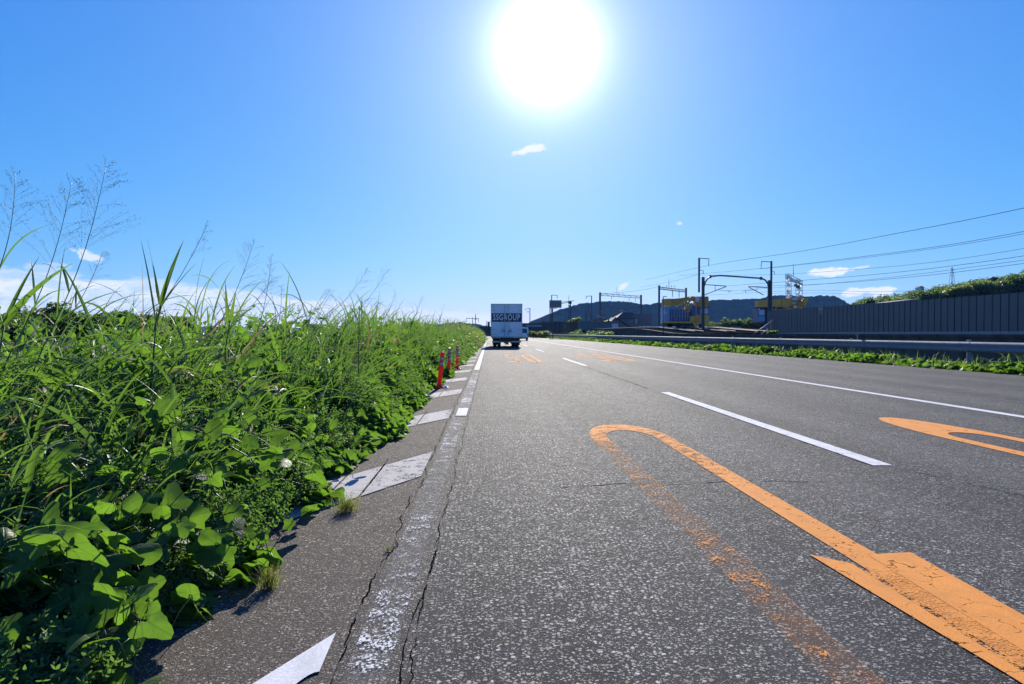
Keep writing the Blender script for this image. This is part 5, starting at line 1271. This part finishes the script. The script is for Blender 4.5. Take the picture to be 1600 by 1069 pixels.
t = thing("dark_shed", (P(757, 520, 225).x, 225, 0), "dark shed closing the road's end left of the truck", "shed")
pbox(MB(), 748, 511.2, 800, 526.5, 225, 6).build("wall", M["wood_dark"], t); pbox(MB(), 747, 510.2, 801, 511.2, 224.7, 7).build("roof", M["roof_grey"], t)
t = thing("grey_building", (P(475, 515, 170).x, 170, -1), "low flat grey building beyond the left verge below the clouds", "building")
pbox(MB(), 471, 507, 515, 530, 170, 8).build("wall", paint("dull_blue_grey", (.13, .16, .19), .7, .3), t); pbox(MB(), 470, 506.2, 487, 507, 169.8, 8.4).build("roof", M["roof_grey"], t)
for k in range(3): pbox(MB(), 473 + k * 4.2, 509, 475.8 + k * 4.2, 511.5, 169.92, .12).build("window", M["glass"], t)
q = P(1437, 452.5, 275)
t = thing("hill_house", q, "tiny white house among the trees on the wooded hill", "house"); MB().box(q, (2.4, 2.4, 1.6)).build("wall", M["white_p"], t)
MB().prism([q + Vector((-1.4, -1.4, .8)), q + Vector((1.4, -1.4, .8)), q + Vector((0, -1.4, 1.5))], (0, 2.8, 0)).build("roof", M["roof_grey"], t); MB().box(q + Vector((.4, -1.22, .0)), (.7, .1, .7)).build("window", M["glass"], t)
t = thing("trackside_shed", P(1420, 474, 95), "flat pale roof just showing above the noise wall below the hill", "shed")
mb = MB(); a, b = P(1385, 474.2, 95), P(1432, 468.6, 95); mb.prism([a, b, P(1450, 470, 95), P(1450, 476, 95), P(1385, 476, 95)], (0, 3, 0)); mb.build("wall", M["wall_green"], t)
mb = MB().prism([a + Vector((0, -.2, .02)), b + Vector((0, -.2, .02)), b + Vector((0, -.2, .16)), a + Vector((0, -.2, .16))], (0, 3.5, 0)); mb.build("roof", M["pale_roof"], t)

# ------------------------------------------------------------------ the blank road sign on two posts
Y = 120.0
t = thing("road_sign", (P(867, 525, Y).x, Y, 0), "plain grey-green road sign board on two dark posts behind the guardrail's far end", "road sign")
pbox(MB(), 858.4, 469.2, 877.4, 481, Y, .08).build("board", paint("sign_green", (.12, .16, .15), .5, .4), t, bevel=.02)
mb = MB()
for k in range(3): pbox(mb, 858.6, 471.2 + 3.6 * k, 877.2, 472.0 + 3.6 * k, Y - .04, .06)
mb.build("stiffener", paint("sign_frame", (.24, .25, .22), .5, .3), t)
for x in (859.4, 863.4): a, b = P(x, 481, Y + .15), P(x, 531, Y + .15); MB().box(((a.x + b.x) / 2, Y + .15, (a.z + b.z) / 2), (.16, .14, a.z - b.z)).build("post", M["pole_dark"], t)
pbox(MB(), 858.5, 481.2, 870, 482.4, Y + .05, .1).build("bracket", M["white_p"], t)

# ------------------------------------------------------------------ red lane posts on the shoulder
m = Mat("post_red"); n1 = m.noise(20, 4); g_ = m.noise(3, 5, .7); pc = m.mix(m.rng(g_, .35, .7, 0, .4), (.80, .085, .045), (.45, .06, .04)); m.col(pc); m.set(rough=m.rng(n1, .3, .7, .4, .6))
tl_ = m.n("ShaderNodeBsdfTranslucent"); m.l(pc, tl_.inputs[0]); mx_ = m.n("ShaderNodeMixShader"); mx_.inputs[0].default_value = .5; m.l(m.b.outputs[0], mx_.inputs[1]); m.l(tl_.outputs[0], mx_.inputs[2]); m.l(mx_.outputs[0], m.o.inputs[0]); M["post_red"] = m.m
m = Mat("reflective_band"); n1 = m.noise(60, 4); m.col(m.mix(n1, (.42, .38, .37), (.55, .50, .48))).set(rough=.5); M["band"] = m.m
post0 = None
for i, (x, y, hgt, tilt, lb) in enumerate(((-.915, 11.75, .665, .10, "nearest of three red flexible lane posts, leaning slightly right"), (-.93, 14.7, .65, .05, "middle red lane post with a base hidden by weeds"),
                                   (-.88, 17.7, .66, .02, "farthest red lane post, with two clear silver bands"))):
    t = thing("lane_post", (x, y, 0), lb, "lane post", "red posts on the shoulder")
    body = [(.105, 0), (.105, .018), (.075, .035), (.046, .06), (.040, .10), (.038, hgt - .03), (.034, hgt - .008), (.015, hgt), (.001, hgt)]
    a = MB().lathe((x, y, 0), body, 20).build("shaft", M["post_red"], t, smooth=True)
    for zb, hb in (((.42, .05), (.51, .05)) if i == 0 else ((.38, .05), (.47, .05), (.56, .05))):
        MB().lathe((x, y, zb), [(.0385, 0), (.0405, .004), (.0405, hb), (.0385, hb + .004)], 20).build("band", M["band"], t, smooth=True)
    for bx, by in ((.085, 0), (-.085, 0), (0, .085), (0, -.085)): MB().lathe((x + bx, y + by, .018), [(.012, 0), (.012, .012), (.001, .015)], 8).build("bolt", M["steel"], t)
    t.rotation_euler = (0, tilt, 0)
m = Mat("litter_white"); m.col((.75, .75, .74)).set(rough=.6)
mb = MB().add([(-.83, 11.55, .005), (-.74, 11.52, .01), (-.72, 11.66, .03), (-.82, 11.68, .045), (-.775, 11.60, .06)], [(0, 1, 4), (1, 2, 4), (2, 3, 4), (3, 0, 4), (3, 2, 1, 0)])
o = mb.build("paper_scrap", m.m, bevel=.006); tag(o, "crumpled white scrap lying at the nearest red post's foot", "scrap")

# ------------------------------------------------------------------ box truck
TY = 45.3; tl, tr_ = P(767.2, 500, TY).x, P(816, 500, TY).x; tcx = (tl + tr_) / 2; W = tr_ - tl; ZT = P(790, 475, TY).z; ZB = P(790, 527, TY).z; LEN = 6.6
m = Mat("truck_white"); n1 = m.noise(2, 5, .65, m.pos((1, 1, .4))); n2 = m.noise(30, 3); m.col(m.mix(m.rng(n1, .4, .75, 0, .35), (.78, .79, .80), (.50, .50, .49))); m.set(rough=m.rng(n2, .3, .7, .3, .5)); M["truck_white"] = m.m
M["truck_dark"] = paint("truck_black", (.025, .026, .028), .6, .4); M["navy"] = paint("navy_band", (.020, .028, .045), .45, .2); M["alu"] = paint("aluminium", (.50, .51, .52), .38, .3, .7)
def lampmat(name, c): 
    m = Mat(name); m.col(c).set(rough=.2, spec=.6); return m.m
M["lamp_red"] = lampmat("tail_red", (.45, .02, .015)); M["lamp_amber"] = lampmat("amber", (.6, .22, .02)); M["lamp_clear"] = lampmat("clear_lamp", (.6, .6, .6))
t = thing("box_truck", (tcx, TY + LEN / 2, 0), "white box truck seen from behind, pale capital letters on a dark band across its doors", "truck")
B = lambda: MB()
cargo = B().box((tcx, TY + LEN / 2 - .7, (ZT + ZB) / 2), (W, LEN - 1.4, ZT - ZB)).build("cargo_box", M["truck_white"], t, bevel=.03)
mb = B()
for sx in (-1, 1): mb.box((tcx + sx * (W / 2 - .03), TY - .02, (ZT + ZB) / 2), (.07, .06, ZT - ZB + .02))
mb.box((tcx, TY - .02, ZT - .03), (W + .02, .06, .09)).box((tcx, TY - .02, ZB + .03), (W + .02, .06, .09)); mb.build("door_frame", M["alu"], cargo)
zb0, zb1 = P(790, 503.0, TY).z, P(790, 489.7, TY).z
for sx in (-1, 1):
    d = B().box((tcx + sx * (W / 4 - .015), TY - .03, (ZT + ZB) / 2), (W / 2 - .09, .035, ZT - ZB - .14)).build("rear_door", M["truck_white"], t, bevel=.01)
    mb = B()
    for xx in (.155,): mb.tube([(tcx + sx * xx, TY - .075, ZB - .02), (tcx + sx * xx, TY - .075, ZT - .04)], .018, 8)
    for zz in (.18, .75, 1.35, ZT - ZB - .3): mb.box((tcx + sx * .155, TY - .07, ZB + zz), (.09, .05, .05))
    mb.build("lock_bar", M["alu"], d)
    mb = B().box((tcx + sx * .27, TY - .09, ZB + .42), (.26, .03, .035)).box((tcx + sx * .17, TY - .09, ZB + .42), (.05, .04, .12)).box((tcx + sx * .27, TY - .09, ZB + .56), (.10, .03, .05)); mb.build("door_handle", M["truck_dark"], d)
    for zz in (.2, .55, ZT - ZB - .45, ZT - ZB - .2): B().box((tcx + sx * (W / 2 - .16), TY - .065, ZB + zz), (.24, .03, .05)).build("hinge", M["alu"], d)
bn = B().box((tcx, TY - .052, (zb0 + zb1) / 2), (W - .10, .012, zb1 - zb0)).build("name_band", M["navy"], t)
fc = bpy.data.curves.new("lettering", "FONT"); fc.body = "SSGROUP"; fc.size = .58; fc.align_x = "CENTER"; fc.align_y = "CENTER"; fc.extrude = .004; fc.space_character = 1.14; fc.offset = .012
fo = bpy.data.objects.new("lettering", fc); col.objects.link(fo); fo.location = (tcx + .01, TY - .064, (zb0 + zb1) / 2 + .0); fo.rotation_euler = (R(90), 0, 0)
bpy.context.view_layer.update(); dg = bpy.context.evaluated_depsgraph_get(); lm = bpy.data.meshes.new_from_object(fo.evaluated_get(dg)); mw = fo.matrix_world.copy(); bpy.data.objects.remove(fo)
lm.transform(mw); xs_ = [v.co.x for v in lm.vertices]; k = (W * .86) / (max(xs_) - min(xs_))
for v in lm.vertices: v.co.x = tcx + (v.co.x - (max(xs_) + min(xs_)) / 2) * k
lm.materials.clear(); o = link_mesh("lettering", lm, paint("letter_white", (.72, .74, .75), .5, .1), t)
B().box((tcx, TY + .35, ZB - .11), (W * .42, LEN - 2.2, .2)).box((tcx, TY + .1, ZB - .02), (W - .1, .2, .1)).build("chassis", M["truck_dark"], t)
bar_z = P(790, 534, TY).z
B().box((tcx, TY + .08, bar_z), (W - .12, .12, .11)).build("bumper", M["alu"], t, bevel=.015)
for sx in (-1, 1):
    q = B().box((tcx + sx * (W / 2 - .38), TY + .05, bar_z + .30), (.62, .12, .22)).build("lamp_housing", M["truck_dark"], t)
    B().box((tcx + sx * (W / 2 - .22), TY - .02, bar_z + .30), (.2, .04, .13)).build("tail_light", M["lamp_red"], q, bevel=.01)
    B().box((tcx + sx * (W / 2 - .42), TY - .02, bar_z + .30), (.16, .04, .13)).build("indicator", M["lamp_amber"], q, bevel=.01)
    B().box((tcx + sx * (W / 2 - .58), TY - .02, bar_z + .30), (.1, .04, .13)).build("reverse_light", M["lamp_clear"], q, bevel=.01)
    B().box((tcx + sx * (W / 2 - .40), TY + 1.05, .42), (.56, .02, .52)).build("mud_flap", M["truck_dark"], t)
    for yy_ in (1.6, LEN - .9):
        for off in ((0, .29) if yy_ < 3 else (0,)):
            w = B().lathe((tcx + sx * (W / 2 - .30 - off) - .12, TY + yy_, .41), [(.20, 0), (.37, .0), (.41, .05), (.41, .19), (.37, .24), (.20, .24)], 28, "X").build("tyre", M["truck_dark"], None)
            wh = w; wh.name = "wheel"; wh.parent = t; wh.matrix_parent_inverse = Matrix.Translation(-t.location)
            rim = B().lathe((tcx + sx * (W / 2 - .30 - off) - .10, TY + yy_, .41), [(.0, 0), (.21, .02), (.21, .18), (0, .2)], 20, "X").build("rim", M["alu"], wh)
B().lathe((tcx - W * .4, TY + 1.6, .43), [(0, 0), (.09, 0), (.09, W * .8), (0, W * .8)], 12, "X").lathe((tcx - .2, TY + 1.6, .43), [(0, 0), (.15, .05), (.2, .2), (.15, .35), (0, .4)], 14, "X").build("rear_axle", M["truck_dark"], t)
B().lathe((tcx, TY + .85, .44), [(0, 0), (.36, 0), (.40, .05), (.40, .19), (.36, .24), (0, .24)], 20, "Z").box((tcx, TY + .9, .72), (1.1, .5, .1)).box((tcx - .62, TY + 2.6, .50), (.5, 1.1, .5)).box((tcx + .62, TY + 2.7, .50), (.5, 1.0, .5)).build("added_underbody_blocks", M["truck_dark"], t)  # spare wheel and black boxes added to keep the gap under the truck dark
B().box((tcx - .02, TY + .02, P(790, 532.3, TY).z), (.66, .03, .085)).build("red_reflector", paint("reflector_red", (.55, .07, .05), .4, .2), t)
B().box((tcx + .02, TY + .0, P(790, 537.2, TY).z), (.26, .02, .12)).build("licence_plate", M["white_p"], t)
B().box((tcx, TY + LEN - .55, 1.35), (W * .86, 1.5, 1.75)).build("cab", M["truck_white"], t, bevel=.12)
B().box((tcx, TY + LEN + .19, 1.75), (W * .74, .04, .7)).build("windscreen", M["glass"], t)
for sx in (-1, 1):
    mb = B().tube([(tcx + sx * W * .42, TY + LEN - .1, 1.9), (tcx + sx * (W * .5 + .16), TY + LEN, 1.95)], .02, 6).box((tcx + sx * (W * .5 + .17), TY + LEN, 1.72), (.18, .08, .42)); mb.build("mirror", M["truck_dark"], t, bevel=.015)

# ------------------------------------------------------------------ small white van further ahead
VY_ = 88.0; vx0, vx1 = P(808.5, 520, VY_).x, P(825.6, 520, VY_).x; vw = vx1 - vx0; vc = (vx0 + vx1) / 2; zt = P(820, 511.6, VY_).z
t = thing("small_van", (vc, VY_ + 1.7, 0), "small white van half hidden beyond the box truck's right side", "van")
prof = [(-.0, .28), (-.02, .85), (.05, 1.0), (.17, zt - .08), (.32, zt), (2.3, zt), (2.95, 1.05), (3.35, .95), (3.4, .3)]
mb = MB().prism([(vc - vw / 2, VY_ + a, z) for a, z in prof], (vw, 0, 0)); mb.build("body", M["truck_white"], t, bevel=.05)
mb = MB().add([(vc - vw * .40, VY_ + .045, 1.03), (vc + vw * .40, VY_ + .045, 1.03), (vc + vw * .37, VY_ + .145, zt - .17), (vc - vw * .37, VY_ + .145, zt - .17)], [(0, 1, 2, 3)]); o = mb.build("rear_window", M["glass"], t)
md = o.modifiers.new("solid", "SOLIDIFY"); md.thickness = .03; md.offset = 0
for sx in (-1, 1):
    MB().box((vc + sx * vw * .43, VY_ - .0, .82), (.12, .06, .28)).build("tail_light", M["lamp_red"], t, bevel=.01)
    MB().box((vc + sx * vw * .26, VY_ - .04, .36), (.24, .04, .09)).build("reflector", M["lamp_clear"], t)
    MB().box((vc + sx * (vw / 2 + .10), VY_ + 2.5, 1.12), (.18, .1, .14)).build("mirror", M["truck_white"], t, bevel=.02)
    for a in (.6, 2.75):
        w = MB().lathe((vc + sx * (vw / 2 - .12) - .08, VY_ + a, .27), [(.14, 0), (.25, 0), (.27, .03), (.27, .13), (.25, .16), (.14, .16)], 22, "X").build("wheel", M["truck_dark"], t)
        MB().lathe((vc + sx * (vw / 2 - .12) - .07, VY_ + a, .27), [(0, 0), (.15, .01), (.15, .13), (0, .14)], 16, "X").build("rim", M["alu"], w)
MB().box((vc, VY_ - .04, .34), (vw * .96, .08, .16)).build("bumper", M["truck_dark"], t, bevel=.02)
MB().box((vc, VY_ - .03, .62), (.33, .02, .16)).build("licence_plate", M["white_p"], t)
MB().box((vc - .2, VY_ + 1.1, zt + .03), (.9, .6, .05)).build("roof_rack", M["alu"], t)

# ------------------------------------------------------------------ the air between here and the mountain
HAZE = True
if HAZE:
    mb = MB().box((0, 2300, 95), (9600, 6800, 210)); o = mb.build("haze"); tag(o, kind="stuff")
    hm = bpy.data.materials.new("air"); hm.use_nodes = True; hm.node_tree.nodes.clear()
    pv = hm.node_tree.nodes.new("ShaderNodeVolumePrincipled"); ou = hm.node_tree.nodes.new("ShaderNodeOutputMaterial")
    pv.inputs["Color"].default_value = (.16, .40, 1.0, 1); pv.inputs["Density"].default_value = .00006; pv.inputs["Anisotropy"].default_value = .2
    hm.node_tree.links.new(pv.outputs[0], ou.inputs["Volume"]); o.data.materials.append(hm)
sc.cycles.volume_bounces = 0
